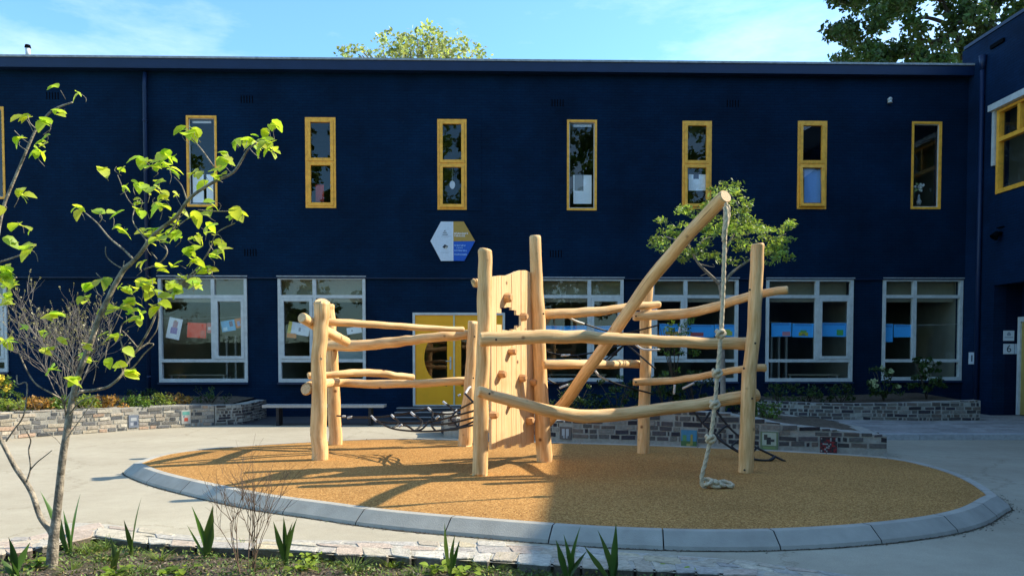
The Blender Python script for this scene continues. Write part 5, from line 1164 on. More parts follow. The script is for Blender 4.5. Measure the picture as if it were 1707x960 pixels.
# climbing rope
rope = thing('climbing_rope', 'pale knotted hemp rope hanging from the slanted pole with its end on the ground', 'rope', tuple(P(1193, 818, YT)))
rp_ = [(1210, 338), (1208, 400), (1206, 470), (1203, 540), (1199, 590), (1196, 622), (1192, 672), (1188, 705), (1184, 732), (1177, 765), (1170, 793), (1171, 808), (1178, 816)]
rr0 = 0.0215
def twist(th, ln, p): return 1 + 0.16*math.cos(3*(th - ln*26))
g = MB(); pts = spline([P(u, v, YT) for u, v in rp_], 26); g.tube(pts, rr0, 18, fn=twist); g.build('rope_strand', M_rope, rope)
g = MB(); g.tube(spline([P(1209, 345, YT-0.03), P(1211, 365, YT-0.045), P(1208, 385, YT-0.04), P(1207, 402, YT-0.01)], 12), [0.026]*37, 14, fn=twist)
g.tube(spline([P(1213, 342, YT), P(1214, 360, YT), P(1210, 378, YT)], 12), 0.022, 14, fn=twist)
g.build('splice', M_rope, rope)
def knot(u, v, sz):
    c = P(u, v, YT); g = MB(); L_ = []
    for k in range(60):
        t = k/59*2*math.pi*2.25; rad_ = sz*(0.62 + 0.18*math.cos(1.5*t)); L_.append(c + Vector((math.cos(t)*rad_, math.sin(t)*rad_, sz*0.55*math.sin(t*1.5+0.4))))
    g.tube(L_, 0.022, 10, fn=twist); g.build('knot', M_rope, rope)
for (u, v) in ((1201, 556), (1195, 622), (1191, 674), (1184, 731)): knot(u, v, 0.054)
g = MB(); c = P(1194, 817, YT); cg = Vector((c.x, c.y, ZR)); L_ = []
for k in range(110):
    t = k/109; L_.append(cg + Vector((-0.13 + 0.26*t + 0.055*math.sin(t*29), 0.07*math.sin(t*37+1), 0.025 + 0.035*(1+math.sin(t*23+0.7))*(1-0.5*t))))
g.tube(L_, 0.019, 10, fn=twist)
for k in range(26):
    a = rnd(-0.6, 0.6); g.tube([cg+Vector((0.13, rnd(-0.03, 0.03), 0.03)), cg+Vector((0.17, rnd(-0.04, 0.04), rnd(0.01, 0.04)))], [0.008, 0.005], 5)
g.build('frayed_end', M_rope, rope)

# ------------------------------------------------------------------ vegetation helpers
def leafshape(g, p, d, nrm, ln, wd, c, curl=0.25, m=0):
    d = d.normalized(); s = d.cross(nrm); s = s.normalized() if s.length > 1e-4 else Vector((1, 0, 0)); nn = s.cross(d).normalized()
    def q(t, w_, up): return tuple(p + d*(ln*t) + s*(wd*w_) + nn*(ln*up))
    prof = [(0.0, 0.05), (0.18, 0.42), (0.45, 0.56), (0.75, 0.42), (1.0, 0.06)]
    k = len(g.v)
    for t, w_ in prof:
        z = -curl*t*t; g.v += [q(t, -w_, z+0.10*w_*2), q(t, 0, z), q(t, w_, z+0.10*w_*2)]
    for i in range(4):
        for j in (0, 1): a = k+i*3+j; g.face((a, a+1, a+4, a+3), m, c, None, True)
def rv():
    while True:
        v = Vector((rnd(-1, 1), rnd(-1, 1), rnd(-1, 1)))
        if 0.05 < v.length < 1: return v.normalized()
def quadleaf(g, p, sz, c, up=None, asp=0.6):
    d = rv(); nn = (rv() + (up or Vector((0, 0, 0.6)))).normalized(); s = d.cross(nn)
    if s.length < 1e-3: return
    s = s.normalized(); d = nn.cross(s)
    g.poly([tuple(p-d*sz*0.5), tuple(p+s*sz*asp*0.5), tuple(p+d*sz*0.5), tuple(p-s*sz*asp*0.5)], c=c)
def branchtube(g, pts, r0, r1, n_=7, m=0):
    pts = spline(pts, 5); k = len(pts); g.tube(pts, [r0+(r1-r0)*i/(k-1) for i in range(k)], n_, m=m, fn=lognoise(len(g.v)*0.01, 0.12))

# young tree in the near bed
TY = 6.0
yt = thing('young_tree', 'young pale barked tree with fresh yellow green leaves in the front left bed', 'tree', tuple(G(88, 948, -0.07)))
g = MB(); tw = MB()
def px2(pts, dy=0.0, dl=0.0):
    out_ = []
    for i, (u, v) in enumerate(pts): out_.append(P(u, v, TY + dy + dl*i/max(1, len(pts)-1)))
    return out_
def br(pts, w0, w1, dy=0, dl=0, mb=None):
    q = px2(pts, dy, dl)
    if hasattr(w0, '__len__'):
        k_ = 5; sp_ = spline(q, k_); n_ = len(sp_); rr_ = []
        for i in range(n_):
            t_ = i/k_; j_ = min(int(t_), len(w0)-2); f_ = t_-j_; rr_.append((w0[j_]*(1-f_)+w0[j_+1]*f_)*0.7/2/F_PX*TY)
        (mb or g).tube(sp_, rr_, 12, fn=lognoise(0.3, 0.12)); return q
    w0 *= 0.7; w1 *= 0.85; branchtube(mb or g, q, w0/2/F_PX*TY, w1/2/F_PX*TY, 10 if w0 > 5 else 6)
    return q
br([(85, 960), (87, 935), (89, 910), (90.5, 890), (94, 862), (98, 820), (105, 760), (113, 710), (120, 665)], [28, 27, 26, 23, 19.5, 18.5, 17, 15.5, 13.5], 0); br([(120, 667), (128, 635), (140, 600), (152, 570), (165, 530), (178, 503), (192, 474), (206, 450), (217, 440)], 13.5, 8.5)
br([(217, 440), (233, 424), (258, 390), (292, 363), (317, 330), (354, 305), (388, 288), (404, 265), (413, 250), (428, 238)], 10, 3, 0, -0.5)
br([(90, 905), (84, 885), (67, 861), (55, 826), (44, 805), (26, 779), (9, 747), (-6, 715), (-20, 640), (-18, 500), (-8, 420), (0, 371), (8, 338), (25, 297), (46, 247), (62, 213), (83, 188), (100, 178), (121, 171)], 15, 3, 0, 0.3)
br([(44, 803), (51, 779), (48, 750), (51, 732), (38, 709)], 4.5, 2); br([(51, 782), (62, 770), (76, 759), (87, 750)], 3.5, 1.5)
br([(125, 662), (133, 653), (157, 650), (181, 644), (201, 627), (210, 609), (227, 586), (248, 571)], 8, 3.5, 0, 0.3)
br([(227, 586), (242, 562), (254, 539), (265, 510), (277, 492), (292, 475), (321, 460), (338, 443)], 6, 2, 0.25, -0.2)
br([(207, 618), (222, 612), (240, 590), (256, 574), (248, 570), (262, 548), (265, 515)], 3, 2, 0.25)
br([(230, 580), (215, 562), (204, 551)], 3, 1.5, 0.25); br([(213, 606), (206, 585), (200, 560), (204, 540), (222, 532), (228, 528)], 3.5, 2, 0.1)
br([(110, 700), (106, 670), (87, 656), (58, 638), (38, 603), (26, 571)], 5, 2, 0, -0.3); br([(106, 672), (118, 655), (126, 640)], 4, 3)
br([(222, 432), (205, 415), (183, 397), (162, 372), (142, 355)], 5, 2, 0, 0.3); br([(165, 372), (170, 362), (160, 352)], 2, 1.5, 0.2)
br([(215, 445), (204, 447), (188, 438), (177, 426), (176, 411)], 3.5, 1.5); br([(205, 446), (207, 435)], 2.5, 1.5)
br([(246, 404), (236, 390), (221, 367), (229, 334)], 3.5, 2, 0, 0.2); br([(225, 345), (212, 330), (196, 292)], 2.5, 1.5, 0.2)
br([(240, 449), (252, 445), (267, 438), (279, 420), (270, 402)], 4, 2); br([(252, 420), (262, 432)], 2.5, 2)
br([(356, 278), (337, 251), (319, 230)], 4, 2, -0.3); br([(300, 360), (283, 388), (262, 402)], 3, 2, -0.1); br([(283, 388), (305, 370), (320, 360)], 3, 2, -0.1)
br([(277, 492), (312, 463), (333, 442), (350, 415), (362, 388), (392, 372)], 4.5, 2, 0.1); br([(312, 336), (303, 310), (290, 295)], 3.5, 1.5, -0.1)
br([(330, 350), (355, 352), (380, 352), (395, 348)], 3, 1.5, -0.1); br([(60, 215), (50, 205), (46, 192)], 2.5, 1.5, 0.3); br([(50, 240), (38, 232), (24, 218)], 2, 1.5, 0.3); br([(72, 225), (85, 215)], 2, 1, 0.3)
br([(-10, 440), (15, 432), (35, 425)], 5, 3, 0.3); br([(0, 470), (20, 472), (12, 490), (18, 470), (28, 462)], 3, 2, 0.2)
br([(10, 735), (24, 715), (40, 690), (45, 640), (30, 640), (28, 625)], 4, 2, -0.2); br([(116, 690), (135, 668), (165, 658)], 4, 1.5, -0.2); br([(108, 735), (122, 715), (140, 690), (160, 660)], 3, 1.2, -0.2); br([(105, 745), (92, 730), (68, 715)], 2, 1, 0.1)
br([(190, 478), (175, 470), (160, 455)], 3, 1.5); br([(160, 540), (175, 520), (205, 515)], 3, 1.5); br([(155, 565), (150, 590), (160, 610), (155, 640)], 2.5, 1.2, 0.1); br([(150, 590), (172, 570), (190, 545), (205, 510)], 3, 1.5, 0.1)
br([(175, 600), (180, 570), (186, 540)], 2, 1.2, 0.2); br([(128, 640), (118, 615), (92, 590), (80, 580)], 3, 1.5, -0.2)
g.build('trunk', M_bark, yt)
clusters = [(101, 151), (135, 157), (108, 182), (44, 199), (83, 204), (77, 225), (33, 236), (65, 257), (27, 324), (4, 340), (29, 370), (17, 397), (46, 405), (52, 417), (10, 449), (25, 476),
 (308, 222), (325, 220), (394, 231), (421, 243), (377, 257), (281, 254), (259, 263), (242, 270), (273, 272), (177, 287), (194, 278), (206, 311), (225, 309), (256, 282), (283, 288), (267, 301), (335, 282), (358, 287), (248, 322), (231, 330), (258, 330), (294, 326), (273, 330), (304, 345), (325, 353), (346, 355), (360, 336), (400, 347), (388, 357),
 (129, 351), (188, 361), (167, 355), (208, 378), (233, 380), (254, 384), (244, 411), (267, 401), (298, 395), (350, 401), (363, 390), (363, 417), (313, 413), (350, 430), (346, 447), (300, 434), (321, 449), (231, 445), (233, 467), (250, 474), (300, 455), (158, 474), (445, 215), (430, 232), (458, 214), (412, 235), (452, 238), (375, 268), (340, 300),
 (159, 476), (144, 488), (169, 509), (216, 488), (230, 494), (251, 487), (248, 476), (265, 494), (274, 498), (289, 472), (321, 468), (347, 446), (213, 510), (192, 514), (210, 527), (230, 535), (172, 554), (39, 546), (70, 546), (85, 540), (76, 580), (117, 568), (135, 578), (156, 594), (175, 602), (213, 593), (198, 608), (207, 619), (85, 622), (102, 630), (7, 565), (25, 476), (7, 495), (6, 449), (15, 568), (2, 470), (12, 510),
 (270, 350), (285, 372), (240, 350), (318, 395), (335, 380), (262, 440), (246, 460), (280, 465), (235, 480), (222, 500)]
g = MB(); random.seed(5)
for (u, v) in clusters:
    q0 = P(u, v, TY+0.05); g.tube(spline([q0, q0 + Vector((rnd(-0.02, 0.04), 0, -0.03)), q0 + Vector((rnd(-0.03, 0.06), 0, rnd(-0.10, -0.06)))], 3), [0.0022]*7, 5, m=1)
for (u, v) in clusters:
    base_ = P(u + rnd(-3, 3), v + rnd(-3, 3), TY + rnd(-0.35, 0.35)); nl = random.choice([2, 3, 4, 5])
    for k in range(nl):
        a = rnd(0, 2*math.pi); d = Vector((math.cos(a), math.sin(a)*0.6, rnd(-0.5, 0.25))); nn = Vector((rnd(-0.5, 0.5), rnd(-0.9, 0.2), 1)).normalized(); ln = rnd(0.055, 0.125)
        f = rnd(0.8, 1.2); c = (f*rnd(0.8, 1.15), f, f*rnd(0.6, 1.5)); base_ = base_ + Vector((rnd(-0.035, 0.035), rnd(-0.04, 0.04), rnd(-0.03, 0.03))); p0 = base_ - d.normalized()*ln*0.35
        leafshape(g, p0, d, nn, ln, ln*rnd(0.62, 0.85), c, rnd(0.0, 0.65))
g.build('leaves', [M_leafY, M_bark], yt)

# generic crowns
def crown(g, centres, nleaf, sz, colf=None, flat=1.0, up=None, asp=0.6):
    for (c, r) in centres:
        tone = rnd(0.5, 1.45)
        for k in range(nleaf):
            v = rv()*r*(random.random()**0.45); v.z *= flat; p = Vector(c)+v; f = tone*rnd(0.75, 1.25)
            quadleaf(g, p, sz*rnd(0.6, 1.3), (f*rnd(0.85, 1.15), f, f*rnd(0.7, 1.2)), up, asp)
# small tree in the middle planter, layered crown (narrow leaflets)
TB = 14.4; sb = P(1205, 690, TB)
st = thing('small_tree', 'small spreading tree with layered light green crown behind the rope and slanted pole', 'tree', (sb.x, sb.y, 0.4))
g = MB()
def brT(pts, r0, r1, dl=0.0): branchtube(g, [P(u, v, TB + dl*i/(len(pts)-1)) for i, (u, v) in enumerate(pts)], r0, r1, 8)
brT([(1204, 705), (1205, 640), (1203, 560), (1204, 500), (1200, 472)], 0.055, 0.045)
brT([(1201, 475), (1180, 455), (1165, 440), (1150, 415), (1140, 405), (1110, 395)], 0.035, 0.01, -0.5); brT([(1165, 440), (1158, 425), (1172, 400), (1190, 395)], 0.02, 0.008, 0.4)
brT([(1203, 478), (1220, 455), (1240, 440), (1262, 425), (1290, 400), (1310, 390)], 0.035, 0.01, 0.5); brT([(1204, 485), (1206, 440), (1215, 405), (1225, 385), (1232, 350), (1215, 320)], 0.03, 0.008, 0.2)
brT([(1215, 405), (1230, 395), (1250, 390)], 0.015, 0.006, -0.3); brT([(1150, 415), (1148, 395), (1160, 370), (1180, 340)], 0.016, 0.006, -0.2)
brT([(1180, 455), (1168, 460)], 0.01, 0.005); brT([(1165, 440), (1190, 445), (1188, 440)], 0.012, 0.005)
g.build('trunk', M_twig, st)
g = MB(); cen_ = []
for (u, v, ru, rv_, n_) in ((1205, 315, 30, 16, 12), (1225, 345, 32, 16, 12), (1165, 345, 30, 18, 12), (1215, 375, 55, 16, 22), (1140, 350, 14, 9, 4), (1105, 365, 10, 7, 3), (1105, 405, 22, 14, 12), (1130, 385, 28, 12, 10), (1160, 395, 30, 16, 12), (1150, 425, 32, 14, 10), (1250, 385, 40, 14, 16), (1265, 410, 45, 16, 16), (1290, 390, 28, 12, 10), (1310, 375, 14, 8, 5), (1285, 425, 36, 16, 14), (1220, 435, 20, 8, 4), (1175, 420, 25, 12, 7), (1300, 405, 20, 10, 6), (1190, 380, 30, 14, 10)):
    for k in range(n_):
        a = rnd(0, 6.28); q = random.random()**0.5; cen_.append((P(u + math.cos(a)*ru*q, v + math.sin(a)*rv_*q, TB + rnd(-0.7, 0.7)), rnd(0.08, 0.19)))
crown(g, cen_, 26, 0.085, flat=0.5, asp=0.38); g.build('crown', leafmat('small_tree_leaf', (0.24, 0.33, 0.09), 0.45), st)

def shrub(name, label, cat, u, v, Y, w_, h, mat, n_=40, leaf=0.06, nl=26, group=None, flowers=None, flat=0.8):
    b = P(u, v, Y); t = thing(name, label, cat, (b.x, b.y, b.z), group); g = MB(); cen_ = []
    for k in range(n_):
        a = rnd(0, 6.28); q = random.random()**0.5; z = rnd(0.15, 1); cen_.append((Vector((b.x+math.cos(a)*w_*q*(1.1-0.5*z), b.y+math.sin(a)*w_*q*0.5, b.z+h*z)), rnd(0.06, 0.13)))
    crown(g, cen_, nl, leaf, flat=flat); g.build('foliage', mat, t)
    g = MB()
    for k in range(6):
        a = rnd(0, 6.28); g.tube([b-Vector((0, 0, 0.05)), b+Vector((math.cos(a)*w_*0.4, math.sin(a)*w_*0.2, h*0.5)), b+Vector((math.cos(a)*w_*0.7, math.sin(a)*w_*0.3, h*0.85))], [0.012, 0.008, 0.004], 5)
    g.build('stems', M_barkd, t)
    if flowers:
        for (c, r) in cen_:
            if random.random() < flowers[1] and c.z > b.z+h*0.35:
                g = MB()
                for k in range(16): quadleaf(g, c + Vector((0, -0.12, 0.03)) + rv()*0.05, 0.055, flowers[0], Vector((0, -1, 0.8)), 0.9)
                g.build('flower_head', M_paper, t)
    return t
MG = M_leafD
shrub('flowering_shrub', 'low shrub with pale yellow flower heads in front of the rightmost ground window', 'shrub', 1473, 665, 18.6, 0.42, 0.75, MG, 26, 0.07, 26, None, ((0.34, 0.38, 0.18), 0.5))
shrub('flowering_shrub', 'taller dark shrub with scattered white blooms under the rightmost window', 'shrub', 1545, 665, 18.7, 0.5, 1.0, MG, 44, 0.08, 26, None, ((0.26, 0.26, 0.2), 0.2))
for i, (u, lab) in enumerate(((1300, 'right beside the rightmost post'), (1345, 'under the window right of the rightmost post'), (1400, 'under the right casement of that planter'))):
    shrub('low_shrub', 'dark low shrub in the rear right planter ' + lab, 'shrub', u, 672, 18.6, 0.5, 0.45, MG, 24, 0.06, 24, 'dark low shrubs in the planters')
for i, (u, v, w_, h, lab) in enumerate(((960, 690, 0.55, 0.6, 'between the tall post and the slanted pole'), (1030, 690, 0.55, 0.75, 'below the slanted pole, left of the rear post'), (1110, 685, 0.5, 0.7, 'just right of the rear post'), (1160, 685, 0.5, 0.8, 'left of the hanging rope'), (1225, 690, 0.4, 0.45, 'between the rope and the rightmost post'))):
    shrub('low_shrub', 'dark green shrub in the tiled planter ' + lab, 'shrub', u, v, 15.6, w_, h, MG, 34, 0.06, 26, 'dark low shrubs in the planters')
shrub('leafy_shrub', 'loose light green shrub growing behind the rear post at window height', 'shrub', 1125, 640, 15.0, 0.5, 1.25, M_leafG, 26, 0.055, 22)
shrub('low_shrub', 'small bright shrub spilling over the tiled planter right of the rightmost post', 'shrub', 1280, 705, 14.0, 0.35, 0.35, M_leafG, 20, 0.05, 24, 'dark low shrubs in the planters')
# left planter plants: low leafy edging
lsp = [(20, 688, 'at the far left edge'), (60, 684, 'below the bare bush'), (100, 682, 'behind the pale trunk'), (140, 681, 'just right of the pale trunk'), (180, 680, 'below the arching branch'), (220, 678, 'above the slate blue tile'), (262, 676, 'left of the teal topped tile'), (300, 674, 'above the teal topped tile'), (-40, 692, 'just outside the left edge')]
for i, (u, v, lab) in enumerate(lsp):
    p = G(u, 733-u*0.072 + 0); Yp = p.y + 0.35
    shrub('edging_plant', ('russet tinged' if i % 3 == 1 else 'yellow green') + ' leafy plant along the left planter wall ' + lab, 'plant', u, v+3, Yp, 0.42, 0.26, [M_leafP, M_leafR, M_leafG][i % 3], 26, 0.06, 22, 'leafy plants along the left planter wall')
shrub('yellow_flowers', 'clump of yellow flowers at the left edge above the planter wall', 'flowers', 6, 668, 15.6, 0.35, 0.45, M_leafG, 20, 0.06, 20, None, ((0.75, 0.55, 0.05), 0.9))
for (u, lab) in ((350, 'in the shade above the planter wall end'), (240, 'in shade under the leftmost full window')):
    shrub('low_shrub', 'dark sparse plant ' + lab, 'shrub', u, 672, 18.3, 0.5, 0.35, MG, 18, 0.05, 20, 'dark low shrubs in the planters')
# bare bushes
def bare_bush(name, label, u, v, Y, w_px, h_px, mat, levels=4, r0=0.012, nst=14, buds=None, lean=0.5):
    b = P(u, v, Y); t = thing(name, label, 'bush', tuple(b)); g = MB(); sc_ = Y/F_PX; W_, H_ = w_px*sc_/2, h_px*sc_; bm = MB()
    def grow(p, d, ln, r, lv):
        pts = [p]; q = p.copy(); dd = d.copy()
        for k in range(4): dd = (dd + rv()*0.22 + Vector((0, 0, 0.10))).normalized(); q = q + dd*(ln/4); pts.append(q.copy())
        g.tube(pts, [r*(1-0.12*i) for i in range(5)], 5, caps=False)
        if lv == 0:
            if buds and random.random() < 0.8: quadleaf(bm, q, buds[0]*rnd(0.7, 1.4), (1, 1, 1)); quadleaf(bm, q-dd*0.04, buds[0], (0.8, 0.8, 0.8))
            return
        for k in range(random.choice([2, 3, 3])): grow(pts[random.choice([2, 3, 4])], (dd + rv()*0.65).normalized(), ln*rnd(0.55, 0.8), r*0.62, lv-1)
    for k in range(nst):
        a = rnd(-1, 1); grow(b + Vector((a*0.06, rnd(-0.05, 0.05), 0)), Vector((a*W_/H_*1.15, rnd(-0.35, 0.35), 1)).normalized(), H_*0.42, r0, levels-1)
    g.build('twigs', mat, t)
    if buds: bm.build('buds', buds[1], t)
random.seed(21)
bare_bush('bare_bush', 'grey twiggy leafless bush in front of the navy wall at the left', 118, 690, 17.2, 120, 215, M_twig, 5, 0.014, 12, (0.05, leafmat('bud', (0.30, 0.28, 0.14), 0.3)))
random.seed(33)
bare_bush('bare_shrub', 'thin leafless brown twiggy shrub in the front bed before the round kerb', 410, 962, 5.85, 150, 225, basic('brown_twig', (0.13, 0.085, 0.055), 0.8, 0.3, 20), 4, 0.005, 9)

# ------------------------------------------------------------------ plants of the near bed
random.seed(3)
def iris(u, vb, tops, label, wmax=0.028):
    b = G(u, vb, -0.06); g = MB()
    for (tu, tv, wf) in tops:
        tip = P(tu, tv, b.y + rnd(-0.06, 0.06)); root = b + Vector((rnd(-0.015, 0.015), rnd(-0.015, 0.015), -0.02)); k = len(g.v); n_ = 9; side = Vector((1, rnd(-1.4, 1.4), 0)).normalized(); kk = rnd(0.1, 0.9)
        for i in range(n_+1):
            t = i/n_; bend = Vector((tip.x-root.x, tip.y-root.y, 0)); p = root + (tip-root)*t - bend*(t*(1-t))*kk + Vector((0.012*math.sin(t*3+kk*9), 0, 0))
            wd = wmax*wf*(0.35+0.65*math.sin(min(1, t*1.25)*math.pi*0.5))*(1 if t < 0.55 else max(0.02, (1-t)/0.45)); fwd = Vector((0, -1, 0))*wd*0.35
            g.v += [tuple(p-side*wd), tuple(p+fwd), tuple(p+side*wd)]
        f = rnd(0.7, 2.0); c = (f*rnd(0.9, 1.8), f, f)
        for i in range(n_):
            for j in (0, 1): a = k+i*3+j; g.face((a, a+1, a+4, a+3), c=c, smooth=True)
    return tag(g.build('iris_plant', M_iris, loc=tuple(b)), label, 'plant', 'sword leaved plants in the front bed')
iris(28, 962, [(12, 895, 1.0), (48, 903, 1.3), (-2, 930, 1), (22, 935, 1)], 'sword leaved plant at the bottom left corner of the bed')
iris(114, 925, [(66, 818, 1.1), (136, 822, 1.4), (101, 862, 0.9), (108, 850, 0.7)], 'tall sword leaved plant right behind the pale trunk')
iris(188, 955, [(182, 892, 0.7), (206, 912, 1.0), (196, 930, 0.7)], 'smallest sword leaved plant, right of the pale trunk')
iris(218, 930, [(209, 866, 0.8), (238, 828, 1.1)], 'slim two leaved sword plant just right of the smallest one')
iris(344, 930, [(322, 843, 1.3), (352, 843, 1.4), (312, 874, 1.0), (358, 866, 1.1)], 'four leaved dark sword plant left of the bare twiggy shrub')
iris(478, 942, [(455, 868, 0.9), (497, 862, 0.9), (470, 860, 0.9), (488, 870, 0.8), (475, 866, 0.7)], 'striped sword leaved plant right of the bare twiggy shrub')
iris(751, 960, [(741, 871, 1.2), (761, 890, 0.8), (768, 899, 0.8)], 'single sword plant on a pale stem before the kerb middle', 0.022)
iris(947, 968, [(925, 899, 1.1), (970, 876, 1.1), (941, 890, 0.9), (976, 917, 1.0), (960, 910, 1.0)], 'left one of the two sword plants at the bottom right of the bed')
iris(1018, 968, [(1025, 871, 1.0), (998, 883, 1.0), (976, 909, 1.2), (1032, 912, 0.8)], 'right one of the two sword plants at the bottom right of the bed')
iris(1170, 1000, [(1150, 960, 1), (1190, 965, 1)], 'sword leaved tips at the very bottom below the shaded stones')
def herb(u, v, r, label, mat=M_leafY, n_=16, sz=0.07, name='leafy_herb'):
    b = G(u, v, -0.06); g = MB()
    for k in range(n_):
        a = rnd(0, 6.28); q = random.random()*r; p = b + Vector((math.cos(a)*q, math.sin(a)*q*0.7, rnd(0.02, 0.07))); d = Vector((math.cos(a), math.sin(a), rnd(-0.1, 0.6)))
        f = rnd(0.45, 0.9); leafshape(g, p, d, Vector((0, -0.3, 1)), sz*rnd(0.7, 1.3), sz*0.62, (f, f*1.1, f*1.2), 0.3)
        g.tube([b, b.lerp(p, 0.6)+Vector((0, 0, 0.01)), p], 0.003, 4, c=(f*0.7, f*0.8, f))
    return tag(g.build(name, mat, loc=tuple(b)), label, 'plant', 'leafy herbs in the front bed')
for (u, v, r, lab) in ((60, 945, 0.10, 'between the corner sword plant and the pale trunk'), (195, 962, 0.08, 'at the bottom edge below the smallest sword plant'), (302, 958, 0.13, 'at the bottom edge left of the bare twiggy shrub'), (520, 932, 0.16, 'against the stones right of the striped sword plant'), (505, 952, 0.14, 'at the bottom just below the herb against the stones'), (725, 956, 0.12, 'left of the single sword plant on a pale stem'), (775, 962, 0.10, 'right of the single sword plant on a pale stem'), (1078, 955, 0.09, 'right of the two sword plants'), (1165, 962, 0.07, 'at the bottom edge below the shaded stones')):
    herb(u, v, r, 'low fresh green leafy herb ' + lab)
def tuft(u, v, h, label, n_=70, spread=0.12):
    b = G(u, v, -0.07); g = MB()
    for k in range(n_):
        a = rnd(0, 6.28); q = random.random()*spread*0.4; p = b + Vector((math.cos(a)*q, math.sin(a)*q, 0)); ln = h*rnd(0.5, 1.1); d = Vector((math.cos(a)*spread, math.sin(a)*spread, ln)); s = Vector((-math.sin(a), math.cos(a), 0))*0.0035
        m_ = p + d*0.55; t_ = p + d + Vector((math.cos(a)*spread*0.4, math.sin(a)*spread*0.4, -ln*0.12)); f = rnd(0.5, 1.2); c = (f*1.1, f, f*0.8)
        g.poly([tuple(p-s), tuple(p+s), tuple(m_+s*0.8), tuple(m_-s*0.8)], c=c); g.poly([tuple(m_-s*0.8), tuple(m_+s*0.8), tuple(t_)], c=c)
    return tag(g.build('grass_tuft', leafmat_t, loc=tuple(b)), label, 'grass tuft', 'grass tufts in the front bed')
leafmat_t = leafmat('tuft_leaf', (0.16, 0.25, 0.045), 0.35)
for (u, v, h, lab) in ((150, 925, 0.13, 'right of the tall sword plant by the trunk'), (175, 918, 0.12, 'against the stones left of the slim two leaved plant'), (268, 935, 0.09, 'between the slim two leaved plant and the four leaved one'), (410, 925, 0.13, 'among the twigs of the bare shrub'), (590, 955, 0.12, 'at the bottom, left one of the two below the pink stones'), (655, 945, 0.12, 'right one of the two below the pink stones'), (815, 955, 0.12, 'midway between single sword plant and the pair at right'), (120, 958, 0.10, 'at the bottom just right of the pale trunk'), (230, 958, 0.08, 'at the bottom between herbs left of centre'), (185, 935, 0.10, 'between the trunk and the slim two leaved plant'), (445, 948, 0.09, 'at the foot of the striped sword plant'), (560, 940, 0.08, 'beside the herb against the stones'), (885, 960, 0.07, 'left of the two sword plants at right'), (700, 962, 0.08, 'at the very bottom left of the single sword plant')):
    tuft(u, v, h, 'spiky green grass tuft ' + lab)
# small weeds and mulch covering the soil
g = MB(); random.seed(9)
for k in range(24000):
    x = rnd(-5.2, 3.0); ye = edge_y(x); y = ye - 0.03 - random.random()*1.2; nzv = noise.noise(Vector((x*2.2, y*2.2, 7)))
    z = soil_z(x, y)
    if nzv + rnd(-0.25, 0.25) > -0.06:
        f = rnd(0.6, 1.6); c = (0.10*f, 0.16*f, 0.03*f) if random.random() < 0.8 else (0.22*f, 0.2*f, 0.05*f); s_ = rnd(0.012, 0.042); p = Vector((x, y, z+rnd(0.004, 0.05)))
        quadleaf(g, p, s_, c, Vector((0, 0, 0.5)), 0.4)
    else:
        f = rnd(0.3, 1.3); c = random.choice([(0.16*f, 0.12*f, 0.085*f), (0.09*f, 0.07*f, 0.05*f), (0.30*f, 0.25*f, 0.18*f), (0.22*f, 0.14*f, 0.07*f)]); quadleaf(g, Vector((x, y, z+rnd(0.0, 0.012))), rnd(0.012, 0.04), c, Vector((0, 0, 1.5)), 0.35)
stuff(g.build('ground_cover', M_col), 'mulch chips and tiny weeds covering the soil of the front bed', 'ground cover')

# ------------------------------------------------------------------ trees beyond the roof and behind the viewer
def big_tree(name, label, base_, trunk_pts, limbs, cents, nleaf, sz, matl, matb=M_barkd, r0=0.3, flat=0.8, group=None):
    t = thing(name, label, 'tree', base_, group); g = MB(); branchtube(g, trunk_pts, r0, r0*0.4, 10)
    for l in limbs: branchtube(g, l, r0*0.35, 0.03, 7)
    g.build('trunk', matb, t); g = MB(); crown(g, cents, nleaf, sz, flat=flat); g.build('crown', matl, t); return t
random.seed(41)
Yw = 36.0; cents = []
for (u, v, ru, rv_, n_) in ((600, 92, 34, 14, 16), (650, 75, 26, 22, 26), (700, 65, 40, 22, 46), (745, 75, 36, 20, 34), (700, 92, 80, 14, 50), (790, 88, 26, 14, 14), (575, 88, 10, 12, 4), (690, 110, 90, 20, 40)):
    for k in range(n_):
        a = rnd(0, 6.28); q = random.random()**0.6; cents.append((P(u+math.cos(a)*ru*q, v+math.sin(a)*rv_*q, Yw+rnd(-2, 2)), rnd(0.18, 0.45)))
b = P(695, 100, Yw); limbs = []
for k in range(22):
    u = rnd(580, 800); v = 60 + abs(u-700)*0.25 + rnd(0, 20); e_ = P(u, v, Yw+rnd(-1.5, 1.5)); limbs.append([Vector((b.x, b.y, b.z-3)), (Vector((b.x, b.y, b.z-3))+e_)/2+Vector((0, 0, 0.2)), e_])
big_tree('tree_behind', 'sparse pale green tree top showing above the middle of the roof', (b.x, b.y, 0), [(b.x, b.y, 0), (b.x, b.y, 4), (b.x+0.2, b.y, b.z-2)], limbs, cents, 11, 0.2, leafmat('willow_leaf', (0.34, 0.38, 0.17), 0.5), M_twig, 0.25)
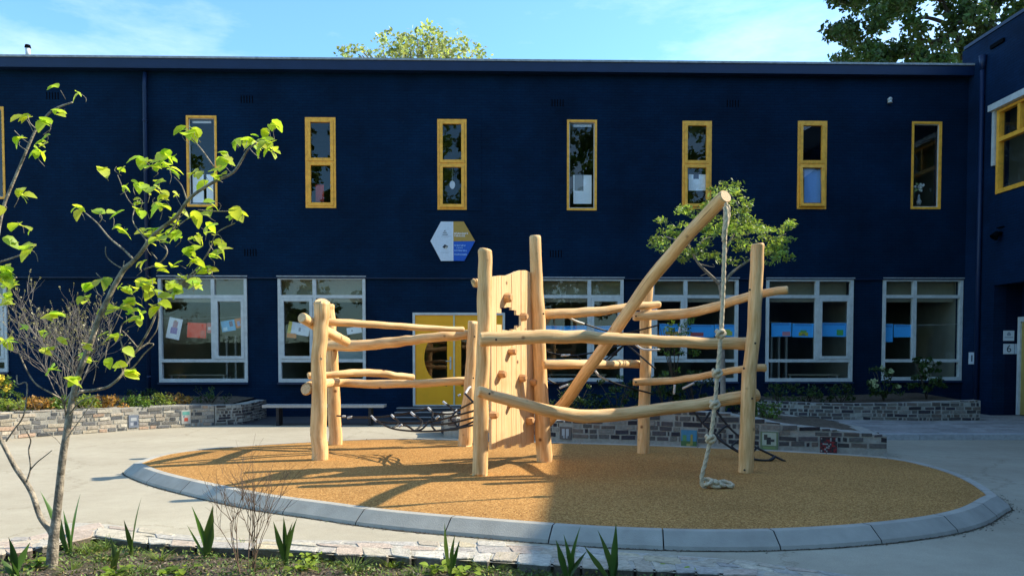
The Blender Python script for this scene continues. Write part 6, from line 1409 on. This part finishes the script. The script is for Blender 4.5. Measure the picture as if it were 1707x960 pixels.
# dense tree at the right, with dark limbs
Yr = 31.0; cents = []
for k in range(820):
    u = rnd(1385, 1900); v = rnd(-330, 150)
    edge = 1392 + 14*math.sin(v*0.09) + (20 if v < -20 else 0)
    if u < edge: continue
    if noise.noise(Vector((u*0.022, v*0.028, 0.3))) < -0.32: continue
    cents.append((P(u, v, Yr+rnd(-2.6, 2.6)), rnd(0.3, 0.62)))
b = P(1660, 100, Yr); fork = P(1630, 150, Yr)
limbs = [[P(1630, 150, Yr), P(1608, 95, Yr), P(1592, 50, Yr), P(1572, 0, Yr), P(1555, -60, Yr)], [P(1630, 150, Yr), P(1650, 60, Yr), P(1655, 0, Yr), P(1668, -90, Yr)], [P(1650, 60, Yr), P(1620, 30, Yr), P(1585, 40, Yr), P(1540, 30, Yr), P(1500, 50, Yr)], [P(1592, 50, Yr), P(1560, 70, Yr), P(1520, 60, Yr)], [P(1655, 20, Yr), P(1690, -30, Yr), P(1740, -70, Yr)], [P(1605, 95, Yr), P(1540, 95, Yr), P(1470, 88, Yr), P(1430, 90, Yr)], [P(1572, 0, Yr), P(1520, -30, Yr), P(1460, -40, Yr)]]
big_tree('tree_behind', 'dense dark green tree with thick limbs above the roof at the right', (b.x, b.y, 0), [(b.x, b.y, 0), (b.x-0.1, b.y, 5), tuple(fork), tuple(P(1645, 80, Yr))], limbs, cents, 95, 0.22, leafmat('maple_leaf', (0.065, 0.11, 0.03), 0.35), M_barkd, 0.42)
# trees across the yard behind the viewer, seen only as reflections in the panes
random.seed(55)
for i, (x, y, h, r) in enumerate(((-14, -13, 21, 5.6), (-5.5, -17, 22, 5.2), (5.5, -14, 20, 4.6), (14, -20, 21, 5.6), (-25, -16, 21, 6.2))):
    cents = []; limbs = []
    for k in range(110):
        v = rv(); c = Vector((x, y, h*0.56)) + Vector((v.x*r, v.y*r, v.z*h*0.42))*rnd(0.45, 1); cents.append((c, rnd(0.6, 1.05)))
        if k < 16: limbs.append([(x, y, h*0.35), (Vector((x, y, h*0.35))+c)/2+Vector((0, 0, 0.3)), c])
    big_tree('yard_tree', ('tree %s across the yard behind the viewer' % ['at the left', 'left of the middle', 'right of the middle', 'at the right', 'furthest left'][i]), (x, y, -0.12), [(x, y, -0.12), (x+0.1, y, h*0.2), (x, y, h*0.5)], limbs, cents, 95, 0.42, M_leafG, M_barkd, 0.3, group='trees across the yard behind the viewer')
random.seed(77); g = MB()  # foliage row added behind the viewer to darken the lower window reflections
for k in range(2600):
    x = rnd(-26, 11); y = -9 + rnd(-0.7, 0.7); z = rnd(0, 2.6)
    for q in range(3): quadleaf(g, Vector((x, y, z)) + rv()*0.15, rnd(0.14, 0.24), (rnd(0.7, 1.3),)*3)
g.box((-26, -9.6, -0.12), (11, -8.6, 2.3), c=(0.4, 0.4, 0.4))
tag(g.build('added_hedge', M_leafD, loc=(-7, -9, -0.12)), 'tall dark hedge put in unseen behind the viewer to darken the lower panes', 'added_hedge')
